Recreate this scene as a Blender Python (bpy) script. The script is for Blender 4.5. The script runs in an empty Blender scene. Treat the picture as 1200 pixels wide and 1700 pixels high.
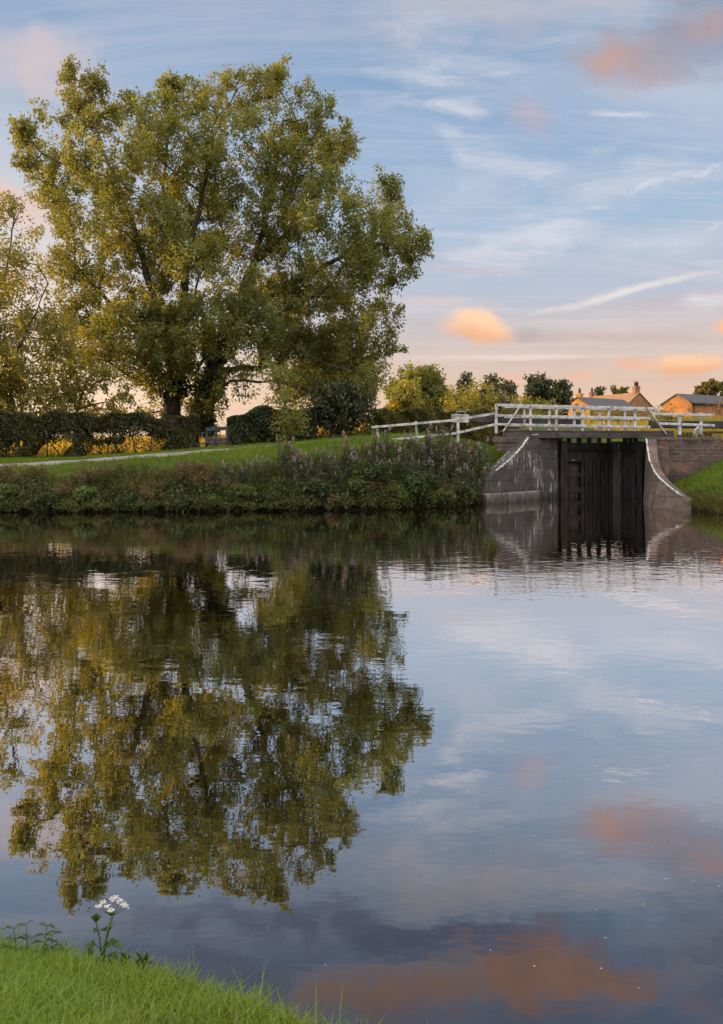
import bpy, math, random
import numpy as np
from mathutils import Vector

rng = np.random.default_rng(7)
random.seed(7)
scene = bpy.context.scene
COL = scene.collection
R = math.radians

# ------------------------------------------------------------------ camera
CAM_H = 2.3
FPX = 1200.0          # focal length in pixels of the 1200 x 1700 photograph
HOR = 737.0           # horizon row
cam_d = bpy.data.cameras.new("camera")
cam_d.sensor_fit = 'VERTICAL'
cam_d.sensor_height = 36.0
cam_d.sensor_width = 36.0
cam_d.lens = FPX / 1700.0 * 36.0
cam_d.shift_y = -(850.0 - HOR) / 1700.0
cam_d.clip_start = 0.05
cam_d.clip_end = 9000.0
cam = bpy.data.objects.new("camera", cam_d)
cam.location = (0, 0, CAM_H)
cam.rotation_euler = (R(90), 0, 0)
COL.objects.link(cam)
scene.camera = cam

# ------------------------------------------------------------------ view, exposure
scene.view_settings.view_transform = 'Standard'
scene.view_settings.look = 'None'
scene.view_settings.exposure = 0.5
scene.view_settings.gamma = 1.0
scene.view_settings.use_curve_mapping = False
scene.cycles.max_bounces = 8
scene.cycles.transparent_max_bounces = 8
scene.cycles.caustics_reflective = False
scene.cycles.caustics_refractive = False
scene.cycles.sample_clamp_indirect = 6.0

# ------------------------------------------------------------------ sun
SUN_AZ = R(-69)       # from +Y towards +X: low on the left, a little ahead of the lens
SUN_EL = R(6.5)
SUND = Vector((math.sin(SUN_AZ) * math.cos(SUN_EL), math.cos(SUN_AZ) * math.cos(SUN_EL), math.sin(SUN_EL)))
sl = bpy.data.lights.new("sun", 'SUN')
sl.energy = 5.0
sl.angle = R(0.6)
sl.color = (1.0, 0.64, 0.29)
sun = bpy.data.objects.new("sun", sl)
sun.rotation_euler = (-SUND).to_track_quat('-Z', 'Y').to_euler()
sun.location = (-60, 30, 40)
COL.objects.link(sun)


def lin(r, g, b, k=1.0):
    f = lambda c: (c / 255 / 12.92) if c / 255 <= 0.04045 else ((c / 255 + 0.055) / 1.055) ** 2.4
    return (f(r) * k, f(g) * k, f(b) * k, 1.0)


class NT:
    """small node-tree helper"""
    def __init__(self, tree):
        self.t = tree
        self.n = tree.nodes
        self.l = tree.links

    def node(self, kind, **kw):
        nd = self.n.new(kind)
        for k, v in kw.items():
            setattr(nd, k, v)
        return nd

    def put(self, sock, v):
        if isinstance(v, bpy.types.NodeSocket):
            self.l.new(v, sock)
        elif v is not None:
            sock.default_value = v

    def math(self, op, a, b=None, c=None, clamp=False):
        nd = self.node('ShaderNodeMath', operation=op, use_clamp=clamp)
        self.put(nd.inputs[0], a)
        if b is not None: self.put(nd.inputs[1], b)
        if c is not None: self.put(nd.inputs[2], c)
        return nd.outputs[0]

    def smooth(self, v, lo, hi):
        nd = self.node('ShaderNodeMapRange', interpolation_type='SMOOTHSTEP')
        self.put(nd.inputs[0], v)
        nd.inputs[1].default_value = lo
        nd.inputs[2].default_value = hi
        return nd.outputs[0]

    def mix(self, f, a, b, blend='MIX'):
        nd = self.node('ShaderNodeMix', data_type='RGBA', blend_type=blend)
        self.put(nd.inputs[0], f)
        self.put(nd.inputs[6], a)
        self.put(nd.inputs[7], b)
        return nd.outputs[2]

    def xyz(self, x, y, z):
        nd = self.node('ShaderNodeCombineXYZ')
        self.put(nd.inputs[0], x); self.put(nd.inputs[1], y); self.put(nd.inputs[2], z)
        return nd.outputs[0]

    def noise(self, vec, scale, detail=3.0, rough=0.55, dist=0.0):
        nd = self.node('ShaderNodeTexNoise')
        if vec is not None: self.put(nd.inputs['Vector'], vec)
        nd.inputs['Scale'].default_value = scale
        nd.inputs['Detail'].default_value = detail
        nd.inputs['Roughness'].default_value = rough
        nd.inputs['Distortion'].default_value = dist
        return nd.outputs[0]

    def ramp(self, v, stops, interp='LINEAR'):
        nd = self.node('ShaderNodeValToRGB')
        nd.color_ramp.interpolation = interp
        e = nd.color_ramp.elements
        while len(e) < len(stops):
            e.new(0.5)
        for el, (p, c) in zip(e, stops):
            el.position = p
            el.color = c
        self.put(nd.inputs[0], v)
        return nd.outputs[0]

    def mapping(self, vec, scale=(1, 1, 1), loc=(0, 0, 0), rot=(0, 0, 0)):
        nd = self.node('ShaderNodeMapping')
        self.put(nd.inputs[0], vec)
        nd.inputs['Location'].default_value = loc
        nd.inputs['Rotation'].default_value = rot
        nd.inputs['Scale'].default_value = scale
        return nd.outputs[0]


# ------------------------------------------------------------------ sky (world): Nishita, evening gradient, clouds
def build_world():
    w = bpy.data.worlds.new("World")
    scene.world = w
    w.use_nodes = True
    t = NT(w.node_tree)
    t.n.clear()
    out = t.node('ShaderNodeOutputWorld')
    bg = t.node('ShaderNodeBackground')
    STR = 0.1
    K = 1.0 / STR
    bg.inputs['Strength'].default_value = STR
    t.l.new(bg.outputs[0], out.inputs[0])
    sky = t.node('ShaderNodeTexSky', sky_type='NISHITA')
    sky.sun_disc = False
    sky.sun_elevation = SUN_EL
    sky.sun_rotation = SUN_AZ
    sky.air_density = 1.0
    sky.dust_density = 1.0
    tc = t.node('ShaderNodeTexCoord')
    sep = t.node('ShaderNodeSeparateXYZ')
    t.l.new(tc.outputs['Generated'], sep.inputs[0])
    X, Y, Z = sep.outputs
    zz = t.math('MAXIMUM', Z, 0.0)
    hor = t.math('SQRT', t.math('ADD', t.math('MULTIPLY', X, X), t.math('MULTIPLY', Y, Y)))
    tan_e = t.math('DIVIDE', zz, t.math('MAXIMUM', hor, 0.05))          # tangent of elevation
    e01 = t.math('MULTIPLY', tan_e, 0.7, clamp=True)
    S = lambda v: v * 0.7
    grad = t.ramp(e01, [
        (S(0.00), lin(238, 202, 170)), (S(0.07), lin(230, 198, 176)), (S(0.13), lin(210, 193, 188)),
        (S(0.20), lin(186, 195, 213)), (S(0.30), lin(164, 189, 217)), (S(0.44), lin(142, 172, 207)),
        (S(0.60), lin(126, 160, 198)), (S(0.85), lin(104, 132, 178)), (S(1.3), lin(84, 108, 154))])
    # brighter, paler towards the sun's side and low down
    sd = t.math('ADD', t.math('MULTIPLY', X, math.sin(SUN_AZ)), t.math('MULTIPLY', Y, math.cos(SUN_AZ)))
    glow = t.math('MULTIPLY', t.smooth(sd, 0.35, 1.0), t.smooth(tan_e, 0.62, 0.05))
    grad = t.mix(t.math('MULTIPLY', glow, 0.95), grad, lin(255, 226, 196, 1.25))
    nish = t.mix(1.0, sky.outputs[0], (0.11, 0.11, 0.11, 1), 'MULTIPLY')
    base = t.mix(0.15, grad, nish)
    # high thin cirrus on a plane far above, drawn out by the wind
    den = t.math('ADD', zz, 0.10)
    px = t.math('DIVIDE', X, den)
    py = t.math('DIVIDE', Y, den)
    pv = t.xyz(px, py, 0.0)
    st = t.mapping(pv, scale=(0.55, 1.5, 1), rot=(0, 0, R(-9)))
    n1 = t.noise(st, 1.35, 9, 0.66, 0.9)
    n2 = t.noise(t.mapping(pv, scale=(0.25, 0.8, 1), loc=(3.1, 1.7, 0)), 0.9, 3, 0.5, 0.3)
    cir = t.math('MULTIPLY', t.smooth(n1, 0.34, 0.70), t.smooth(n2, 0.30, 0.56))
    cir = t.math('MULTIPLY', cir, t.smooth(tan_e, 0.06, 0.22))
    fib = t.noise(t.mapping(pv, scale=(0.9, 5.5, 1), rot=(0, 0, R(-12)), loc=(2, 5, 0)), 1.5, 8, 0.62, 0.8)
    fm = t.math('MULTIPLY', t.smooth(fib, 0.47, 0.72), t.smooth(n2, 0.25, 0.5))
    fm = t.math('MULTIPLY', fm, t.smooth(tan_e, 0.10, 0.25))
    cir = t.math('MAXIMUM', cir, t.math('MULTIPLY', fm, 0.8))
    ccol = t.ramp(e01, [(S(0.1), lin(232, 206, 196)), (S(0.25), lin(206, 206, 216)), (S(0.45), lin(184, 194, 212)), (S(0.75), lin(176, 178, 190)), (S(1.1), lin(150, 150, 165))])
    base = t.mix(t.math('MULTIPLY', cir, 0.85), base, ccol)
    # flat grey-mauve streaks low down
    n3 = t.noise(t.mapping(tc.outputs['Generated'], scale=(1.4, 1.4, 22)), 1.6, 4, 0.5, 0.4)
    low = t.math('MULTIPLY', t.smooth(n3, 0.48, 0.72), t.math('MULTIPLY', t.smooth(tan_e, 0.02, 0.08), t.smooth(tan_e, 0.30, 0.16)))
    base = t.mix(t.math('MULTIPLY', low, 0.55), base, lin(200, 172, 168))
    # single clouds: direction (u = x/y, v = z/y) ahead of the lens, real size in the sky
    yy = t.math('MAXIMUM', Y, 0.08)
    U = t.math('DIVIDE', X, yy)
    V = t.math('DIVIDE', Z, yy)
    front = t.smooth(Y, 0.1, 0.3)
    uv = t.xyz(U, V, 0.0)
    dn = t.node('ShaderNodeTexNoise')
    t.put(dn.inputs['Vector'], uv)
    dn.inputs['Scale'].default_value = 9.0
    dn.inputs['Detail'].default_value = 6.0
    dn.inputs['Roughness'].default_value = 0.58
    dsep = t.node('ShaderNodeSeparateColor')
    t.l.new(dn.outputs[1], dsep.inputs[0])
    du = t.math('SUBTRACT', dsep.outputs[0], 0.5)
    dv = t.math('SUBTRACT', dsep.outputs[1], 0.5)

    fine = t.noise(t.mapping(uv, scale=(0.7, 1.4, 1)), 26.0, 7, 0.66, 0.5)

    fibw = t.noise(t.mapping(uv, scale=(3.0, 13.0, 1), rot=(0, 0, R(-8))), 2.2, 8, 0.64, 1.1)
    fibm = t.smooth(fibw, 0.36, 0.62)

    def puff(cx, cy, rx, ry, rot=0.0, wob=1.0, soft=0.85, k=1.0, fibre=False):
        u0, v0 = (cx - 600) / FPX, (HOR - cy) / FPX
        a, b = rx / FPX, ry / FPX
        uu = t.math('SUBTRACT', U, u0)
        vv = t.math('SUBTRACT', V, v0)
        uu = t.math('ADD', uu, t.math('MULTIPLY', du, a * 1.3 * wob))
        vv = t.math('ADD', vv, t.math('MULTIPLY', dv, b * 1.7 * wob))
        c, s = math.cos(R(rot)), math.sin(R(rot))
        u2 = t.math('ADD', t.math('MULTIPLY', uu, c / a), t.math('MULTIPLY', vv, s / a))
        v2 = t.math('ADD', t.math('MULTIPLY', uu, -s / b), t.math('MULTIPLY', vv, c / b))
        r = t.math('SQRT', t.math('ADD', t.math('MULTIPLY', u2, u2), t.math('MULTIPLY', v2, v2)))
        r = t.math('ADD', r, t.math('MULTIPLY', t.math('SUBTRACT', fine, 0.5), 0.55))
        m = t.smooth(r, 1.0, 1.0 - soft)
        if fibre: m = t.math('MULTIPLY', m, t.math('ADD', t.math('MULTIPLY', fibm, 0.85), 0.15))
        return t.math('MULTIPLY', t.math('MULTIPLY', m, front), k), v2

    def lay(p, ctop, cbot=None):
        nonlocal base
        m, v2 = p
        col = ctop
        if cbot is not None:
            col = t.mix(t.smooth(v2, 0.5, -0.6), ctop, cbot)
        base = t.mix(m, base, col)

    # pale wisps
    for (cx, cy, rx, ry, ro, k, c) in (
            (800, 250, 150, 42, -24, 1.0, (196, 202, 216)), (930, 300, 190, 40, -10, 1.0, (192, 200, 214)), (1080, 300, 170, 40, 4, 0.9, (190, 199, 214)),
            (1120, 300, 120, 9, 22, 1.0, (204, 207, 218)), (760, 118, 210, 50, -6, 0.95, (188, 196, 212)), (740, 172, 210, 26, -2, 1.0, (196, 201, 214)),
            (690, 40, 170, 44, -14, 0.8, (182, 192, 210)), (950, 60, 160, 40, 8, 0.7, (178, 188, 206)), (1060, 190, 170, 9, -3, 1.0, (198, 203, 215)), (1050, 235, 200, 34, 0, 0.7, (182, 193, 211)),
            (880, 392, 190, 52, 7, 1.0, (202, 207, 218)), (800, 425, 140, 40, 3, 0.8, (204, 204, 213)), (1080, 400, 160, 36, 6, 0.7, (196, 203, 217)), (985, 344, 26, 6, 6, 1.0, (204, 208, 218)),
            (1185, 490, 70, 22, 12, 1.0, (214, 212, 217)), (1190, 374, 40, 7, 20, 0.9, (206, 208, 218))):
        lay(puff(cx, cy, rx, ry, ro, 1.5, 1.0, k, True), lin(*c))
    lay(puff(770, 445, 150, 10, -4, 1.3, 1.0, 0.6), lin(196, 184, 190))
    lay(puff(900, 592, 330, 9, 1, 1.0, 1.0, 0.7, True), lin(236, 216, 204))
    lay(puff(1000, 562, 300, 15, -1, 1.0, 1.0, 0.75), lin(196, 176, 176))
    lay(puff(720, 500, 150, 14, 0, 1.3, 1.0, 0.5, True), lin(226, 198, 186))
    # contrail spreading with the wind
    lay(puff(1045, 483, 215, 10, 14.3, 0.35, 1.0, 0.85), lin(228, 220, 216))
    lay(puff(1000, 494, 100, 13, 15.5, 0.5, 1.0, 0.5, True), lin(222, 214, 213))
    # left hand peach veil
    lay(puff(70, 110, 150, 80, -15, 1.3, 1.0, 0.75), lin(206, 190, 192))
    lay(puff(20, 320, 130, 50, -35, 1.2, 1.0, 0.9), lin(232, 190, 172))
    lay(puff(-120, 250, 160, 60, -20, 1.2, 1.0, 0.8), lin(236, 206, 190))
    # small cumulus catching the last light
    lay(puff(790, 542, 82, 42, -4, 1.0, 0.55, 0.95), lin(252, 208, 172), lin(232, 178, 138))
    lay(puff(880, 556, 46, 18, 0, 1.1, 0.9, 0.5), lin(176, 162, 160))
    lay(puff(1140, 610, 76, 26, 0, 1.1, 0.6, 0.95), lin(248, 200, 162), lin(228, 172, 136))
    lay(puff(1055, 606, 50, 16, 0, 1.1, 0.8, 0.7), lin(232, 180, 152))
    lay(puff(1215, 542, 40, 20, 0, 1.0, 0.6, 0.9), lin(240, 186, 150))
    lay(puff(965, 625, 34, 10, 0, 1.0, 0.8, 0.6), lin(236, 180, 150))
    lay(puff(840, 628, 40, 12, 0, 1.0, 0.8, 0.6), lin(236, 184, 156))
    lay(puff(1150, 60, 170, 80, 14, 1.4, 1.0, 0.85), lin(152, 148, 162))
    lay(puff(1045, 100, 120, 74, -8, 1.3, 1.0, 0.85), lin(172, 154, 158), lin(180, 154, 152))
    lay(puff(1015, 100, 44, 40, -8, 1.3, 1.0, 0.5), lin(196, 160, 144))
    lay(puff(1180, 40, 70, 50, 30, 1.4, 1.0, 0.5), lin(184, 156, 154))
    lay(puff(880, 186, 52, 46, 0, 1.0, 1.0, 0.65), lin(180, 168, 180))
    # the cloud bank overhead that only the water shows
    lay(puff(820, 10, 380, 70, 6, 1.6, 1.0, 0.6), lin(186, 182, 192))
    lay(puff(640, -70, 700, 50, 4, 1.6, 1.0, 0.75), lin(96, 104, 140))
    lay(puff(300, -150, 500, 80, -4, 1.6, 1.0, 0.7), lin(112, 118, 150))
    lay(puff(900, -150, 300, 92, 4, 1.3, 0.8, 0.9), lin(190, 146, 124), lin(172, 132, 116))
    lay(puff(640, -170, 200, 60, -8, 1.4, 0.9, 0.8), lin(182, 146, 130))
    lay(puff(1250, -90, 220, 130, 20, 1.2, 1.0, 0.75), lin(120, 116, 130))
    # fill light added to the unseen sky overhead and behind the photographer
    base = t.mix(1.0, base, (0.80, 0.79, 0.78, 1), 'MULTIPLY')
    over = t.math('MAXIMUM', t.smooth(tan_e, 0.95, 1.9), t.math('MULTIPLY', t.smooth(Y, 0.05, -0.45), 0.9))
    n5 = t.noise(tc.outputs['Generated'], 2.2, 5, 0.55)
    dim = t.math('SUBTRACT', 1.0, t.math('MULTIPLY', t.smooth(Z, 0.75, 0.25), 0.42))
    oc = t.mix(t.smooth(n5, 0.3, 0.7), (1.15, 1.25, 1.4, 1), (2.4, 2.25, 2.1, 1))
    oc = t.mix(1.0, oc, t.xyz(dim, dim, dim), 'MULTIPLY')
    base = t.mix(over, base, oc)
    base = t.mix(1.0, base, (K, K, K, 1), 'MULTIPLY')
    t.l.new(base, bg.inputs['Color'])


build_world()

# ------------------------------------------------------------------ helpers
OFF = {}


def P(px, py, D):
    """point seen at photograph pixel (px, py) at depth D"""
    return np.array([(px - 600.0) / FPX * D, D, CAM_H + (HOR - py) / FPX * D])


def tag(o, label=None, cat=None, group=None, kind=None):
    if label: o['label'] = label
    if cat: o['category'] = cat
    if group: o['group'] = group
    if kind: o['kind'] = kind
    return o


def thing(name, label, cat, loc, group=None):
    o = bpy.data.objects.new(name, None)
    o.empty_display_size = 0.3
    COL.objects.link(o)
    o.location = [float(c) for c in loc]
    OFF[o.name] = np.array([float(c) for c in loc])
    return tag(o, label, cat, group)


def mesh_obj(name, verts, faces, mat, parent=None, smooth=False):
    """faces: (n,k) int array or list of lists; verts in world coordinates"""
    verts = np.asarray(verts, dtype=np.float64).reshape(-1, 3)
    off = np.zeros(3)
    if parent is not None:
        off = OFF.get(parent.name, np.zeros(3))
    me = bpy.data.meshes.new(name)
    v = (verts - off)
    if isinstance(faces, np.ndarray):
        n, k = faces.shape
        me.vertices.add(len(v))
        me.vertices.foreach_set('co', v.astype(np.float32).ravel())
        me.loops.add(n * k)
        me.loops.foreach_set('vertex_index', faces.astype(np.int32).ravel())
        me.polygons.add(n)
        me.polygons.foreach_set('loop_start', np.arange(0, n * k, k, dtype=np.int32))
        me.polygons.foreach_set('loop_total', np.full(n, k, dtype=np.int32))
        me.update(calc_edges=True)
    else:
        me.from_pydata([tuple(c) for c in v], [], [tuple(f) for f in faces])
        me.update()
    if smooth:
        me.polygons.foreach_set('use_smooth', np.ones(len(me.polygons), dtype=bool))
    if isinstance(mat, (list, tuple)):
        for m in mat: me.materials.append(m)
    else:
        me.materials.append(mat)
    o = bpy.data.objects.new(name, me)
    COL.objects.link(o)
    if parent is not None:
        o.parent = parent
    OFF[o.name] = off
    return o


class MB:
    def __init__(self):
        self.v = []
        self.f = []

    def add(self, vs, fs):
        b = len(self.v)
        self.v += [np.asarray(p, float) for p in vs]
        self.f += [[b + i for i in f] for f in fs]

    def hexa(self, a):
        """8 corners: bottom ring 0-3, top ring 4-7"""
        self.add(a, [(0, 3, 2, 1), (4, 5, 6, 7), (0, 1, 5, 4), (1, 2, 6, 5), (2, 3, 7, 6), (3, 0, 4, 7)])

    def box(self, lo, hi):
        x0, y0, z0 = lo; x1, y1, z1 = hi
        self.hexa([(x0, y0, z0), (x1, y0, z0), (x1, y1, z0), (x0, y1, z0), (x0, y0, z1), (x1, y0, z1), (x1, y1, z1), (x0, y1, z1)])

    def beam(self, p, q, w, h, up=(0, 0, 1)):
        """bar from p to q, width w sideways, height h along up"""
        p = np.asarray(p, float); q = np.asarray(q, float)
        d = q - p; d /= np.linalg.norm(d)
        up = np.asarray(up, float)
        s = np.cross(d, up)
        if np.linalg.norm(s) < 1e-4: s = np.cross(d, (0, 1, 0))
        s /= np.linalg.norm(s)
        u = np.cross(s, d)
        c = []
        for e in (p, q):
            c.append([e - s * w / 2 - u * h / 2, e + s * w / 2 - u * h / 2, e + s * w / 2 + u * h / 2, e - s * w / 2 + u * h / 2])
        # slight chamfer so edges are not razor sharp
        self.add(c[0] + c[1], [(3, 2, 1, 0), (4, 5, 6, 7), (0, 1, 5, 4), (1, 2, 6, 5), (2, 3, 7, 6), (3, 0, 4, 7)])

    def tube(self, pts, rad, n=6, cap=True):
        pts = [np.asarray(p, float) for p in pts]
        if np.isscalar(rad): rad = [rad] * len(pts)
        b = len(self.v)
        ref = np.array([0.31, 0.17, 0.93])
        for i, p in enumerate(pts):
            d = pts[min(i + 1, len(pts) - 1)] - pts[max(i - 1, 0)]
            d = d / (np.linalg.norm(d) + 1e-9)
            if abs(np.dot(d, ref)) > 0.95: ref = np.array([0.93, 0.1, 0.3])
            s = np.cross(d, ref); s /= np.linalg.norm(s)
            u = np.cross(s, d)
            for k in range(n):
                a = 2 * math.pi * k / n
                self.v.append(p + rad[i] * (math.cos(a) * s + math.sin(a) * u))
        for i in range(len(pts) - 1):
            for k in range(n):
                self.f.append([b + i * n + k, b + i * n + (k + 1) % n, b + (i + 1) * n + (k + 1) % n, b + (i + 1) * n + k])
        if cap:
            self.f.append([b + k for k in range(n)][::-1])
            self.f.append([b + (len(pts) - 1) * n + k for k in range(n)])

    def build(self, name, mat, parent=None, smooth=False, bevel=0.0):
        o = mesh_obj(name, self.v, self.f, mat, parent, smooth)
        if bevel:
            m = o.modifiers.new('bevel', 'BEVEL')
            m.width = bevel; m.segments = 1; m.limit_method = 'ANGLE'; m.angle_limit = R(50)
        return o


def copy_thing(o, label=None, loc=None, rotz=None, scale=None):
    c = o.copy(); COL.objects.link(c)
    if loc is not None: c.location = [float(k) for k in loc]
    if rotz is not None: c.rotation_euler = (0, 0, rotz)
    if scale is not None: c.scale = (scale,) * 3 if np.isscalar(scale) else scale
    if label: c['label'] = label
    for ch in list(o.children):
        d = ch.copy(); COL.objects.link(d); d.parent = c
        for g in list(ch.children):
            e = g.copy(); COL.objects.link(e); e.parent = d
    return c


# ------------------------------------------------------------------ materials
def new_mat(name):
    m = bpy.data.materials.new(name)
    m.use_nodes = True
    t = NT(m.node_tree)
    t.n.clear()
    return m, t


def leaf_mat(name, cols, trans, tmix=0.45, clump=0.35, gloss=0.04, clump_col=None):
    """cols: list of base colours picked per leaf; trans: light let through"""
    m, t = new_mat(name)
    out = t.node('ShaderNodeOutputMaterial')
    geo = t.node('ShaderNodeNewGeometry')
    n = len(cols)
    base = t.ramp(geo.outputs['Random Per Island'], [((i + 0.5) / n, (*c, 1)) for i, c in enumerate(cols)])
    tc = t.node('ShaderNodeTexCoord')
    nz = t.noise(tc.outputs['Object'], clump, 2)
    f = t.smooth(nz, 0.40, 0.62)
    cc = clump_col or tuple(c * k for c, k in zip(cols[-1], (1.35, 1.15, 0.8)))
    base = t.mix(t.math('MULTIPLY', f, 0.55), base, (*cc, 1))
    dif = t.node('ShaderNodeBsdfDiffuse')
    t.l.new(base, dif.inputs[0])
    tr = t.node('ShaderNodeBsdfTranslucent')
    tcol = t.mix(t.math('MULTIPLY', geo.outputs['Random Per Island'], 0.45), (*trans, 1), base)
    t.l.new(tcol, tr.inputs[0])
    mx = t.node('ShaderNodeMixShader')
    mx.inputs[0].default_value = tmix
    t.l.new(dif.outputs[0], mx.inputs[1]); t.l.new(tr.outputs[0], mx.inputs[2])
    gl = t.node('ShaderNodeBsdfGlossy')
    gl.inputs['Roughness'].default_value = 0.45
    m2 = t.node('ShaderNodeMixShader')
    m2.inputs[0].default_value = gloss
    t.l.new(mx.outputs[0], m2.inputs[1]); t.l.new(gl.outputs[0], m2.inputs[2])
    t.l.new(m2.outputs[0], out.inputs[0])
    return m


def rough_mat(name, c1, c2, scale=3.0, rough=0.9, c3=None, s3=0.6, bump=0.3, stretch=(1, 1, 1), thr=(0.4, 0.62), spec=0.3):
    m, t = new_mat(name)
    out = t.node('ShaderNodeOutputMaterial')
    tc = t.node('ShaderNodeTexCoord')
    v = t.mapping(tc.outputs['Object'], scale=stretch)
    n = t.noise(v, scale, 6, 0.6)
    col = t.mix(t.smooth(n, thr[0], thr[1]), (*c1, 1), (*c2, 1))
    if c3:
        n3 = t.noise(v, s3, 4, 0.6)
        col = t.mix(t.smooth(n3, 0.48, 0.68), col, (*c3, 1))
    bs = t.node('ShaderNodeBsdfPrincipled')
    t.l.new(col, bs.inputs['Base Color'])
    bs.inputs['Roughness'].default_value = rough
    bs.inputs['Specular IOR Level'].default_value = spec
    if bump:
        bp = t.node('ShaderNodeBump')
        bp.inputs['Strength'].default_value = bump
        bp.inputs['Distance'].default_value = 0.03
        t.l.new(n, bp.inputs['Height'])
        t.l.new(bp.outputs[0], bs.inputs['Normal'])
    t.l.new(bs.outputs[0], out.inputs[0])
    return m


def masonry_mat(name, c1, c2, mortar, bw, bh, dirt, dirt_amt=0.6, drip=0.0, msize=0.012, plane='XZ', blotch=0.7):
    """coursed stone or brick with weathering; drip = lime streaks running down"""
    m, t = new_mat(name)
    out = t.node('ShaderNodeOutputMaterial')
    tc = t.node('ShaderNodeTexCoord')
    s = t.node('ShaderNodeSeparateXYZ')
    t.l.new(tc.outputs['Object'], s.inputs[0])
    wob = t.noise(tc.outputs['Object'], 1.7, 2)
    wob2 = t.noise(t.mapping(tc.outputs['Object'], loc=(9, 2, 3)), 2.6, 2)
    hx = t.math('ADD', t.math('ADD', s.outputs[0], t.math('MULTIPLY', s.outputs[1], 0.75)), t.math('MULTIPLY', wob2, bw * 0.55))
    hz = t.math('ADD', s.outputs[2], t.math('MULTIPLY', t.math('SUBTRACT', wob, 0.5), bh * 0.75))
    v = t.xyz(hx, hz, 0)
    b = t.node('ShaderNodeTexBrick')
    t.l.new(v, b.inputs['Vector'])
    b.inputs['Color1'].default_value = (*c1, 1)
    b.inputs['Color2'].default_value = (*c2, 1)
    b.inputs['Mortar'].default_value = (*mortar, 1)
    b.inputs['Scale'].default_value = 1.0
    b.inputs['Mortar Size'].default_value = msize
    b.inputs['Mortar Smooth'].default_value = 0.4
    b.inputs['Bias'].default_value = 0.0
    b.inputs['Brick Width'].default_value = bw
    b.inputs['Row Height'].default_value = bh
    n = t.noise(tc.outputs['Object'], 2.2, 6, 0.65)
    nf = t.noise(tc.outputs['Object'], 9.0, 5, 0.65)
    nb = t.noise(tc.outputs['Object'], 0.9, 4, 0.6)
    nw = t.noise(t.mapping(tc.outputs['Object'], loc=(4, 1, 7)), 1.5, 5, 0.65)
    bcol = t.mix(t.math('MULTIPLY', t.smooth(nw, 0.52, 0.66), 0.75), b.outputs[0], (c1[0] * 1.9, c1[1] * 1.45, c1[2] * 1.05, 1))
    col = t.mix(t.math('MULTIPLY', t.smooth(nb, 0.42, 0.58), dirt_amt * 0.7), bcol, (*dirt, 1))
    col = t.mix(t.math('MULTIPLY', t.smooth(n, 0.38, 0.62), dirt_amt * 0.8), col, (*dirt, 1))
    col = t.mix(t.math('MULTIPLY', t.smooth(nf, 0.45, 0.75), 0.35), col, tuple(k * 1.9 for k in c1) + (1,))
    if drip:
        dv = t.mapping(tc.outputs['Object'], scale=(5.5, 5.5, 0.5))
        d1 = t.noise(dv, 1.6, 4, 0.6)
        d2 = t.noise(tc.outputs['Object'], 0.55, 3, 0.6)
        d3 = t.noise(t.mapping(tc.outputs['Object'], scale=(1, 1, 0.6)), 4.0, 5, 0.75)
        dm = t.math('MULTIPLY', t.smooth(d1, 0.46, 0.62), t.smooth(d2, 0.42, 0.57))
        dm = t.math('MULTIPLY', dm, t.smooth(d3, 0.42, 0.60))
        col = t.mix(t.math('MULTIPLY', dm, drip), col, (0.52, 0.51, 0.52, 1))
        wet = t.smooth(s.outputs[2], 0.45, 0.02)
        col = t.mix(t.math('MULTIPLY', wet, 0.6), col, (0.018, 0.018, 0.014, 1))
    bs = t.node('ShaderNodeBsdfPrincipled')
    t.l.new(col, bs.inputs['Base Color'])
    bs.inputs['Roughness'].default_value = 0.88
    bs.inputs['Specular IOR Level'].default_value = 0.25
    bp = t.node('ShaderNodeBump')
    bp.inputs['Strength'].default_value = 0.7
    bp.inputs['Distance'].default_value = 0.03
    hgt = t.math('ADD', t.math('MULTIPLY', b.outputs[1], -0.8), t.math('MULTIPLY', n, 0.8))
    t.l.new(hgt, bp.inputs['Height'])
    t.l.new(bp.outputs[0], bs.inputs['Normal'])
    t.l.new(bs.outputs[0], out.inputs[0])
    return m


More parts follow.
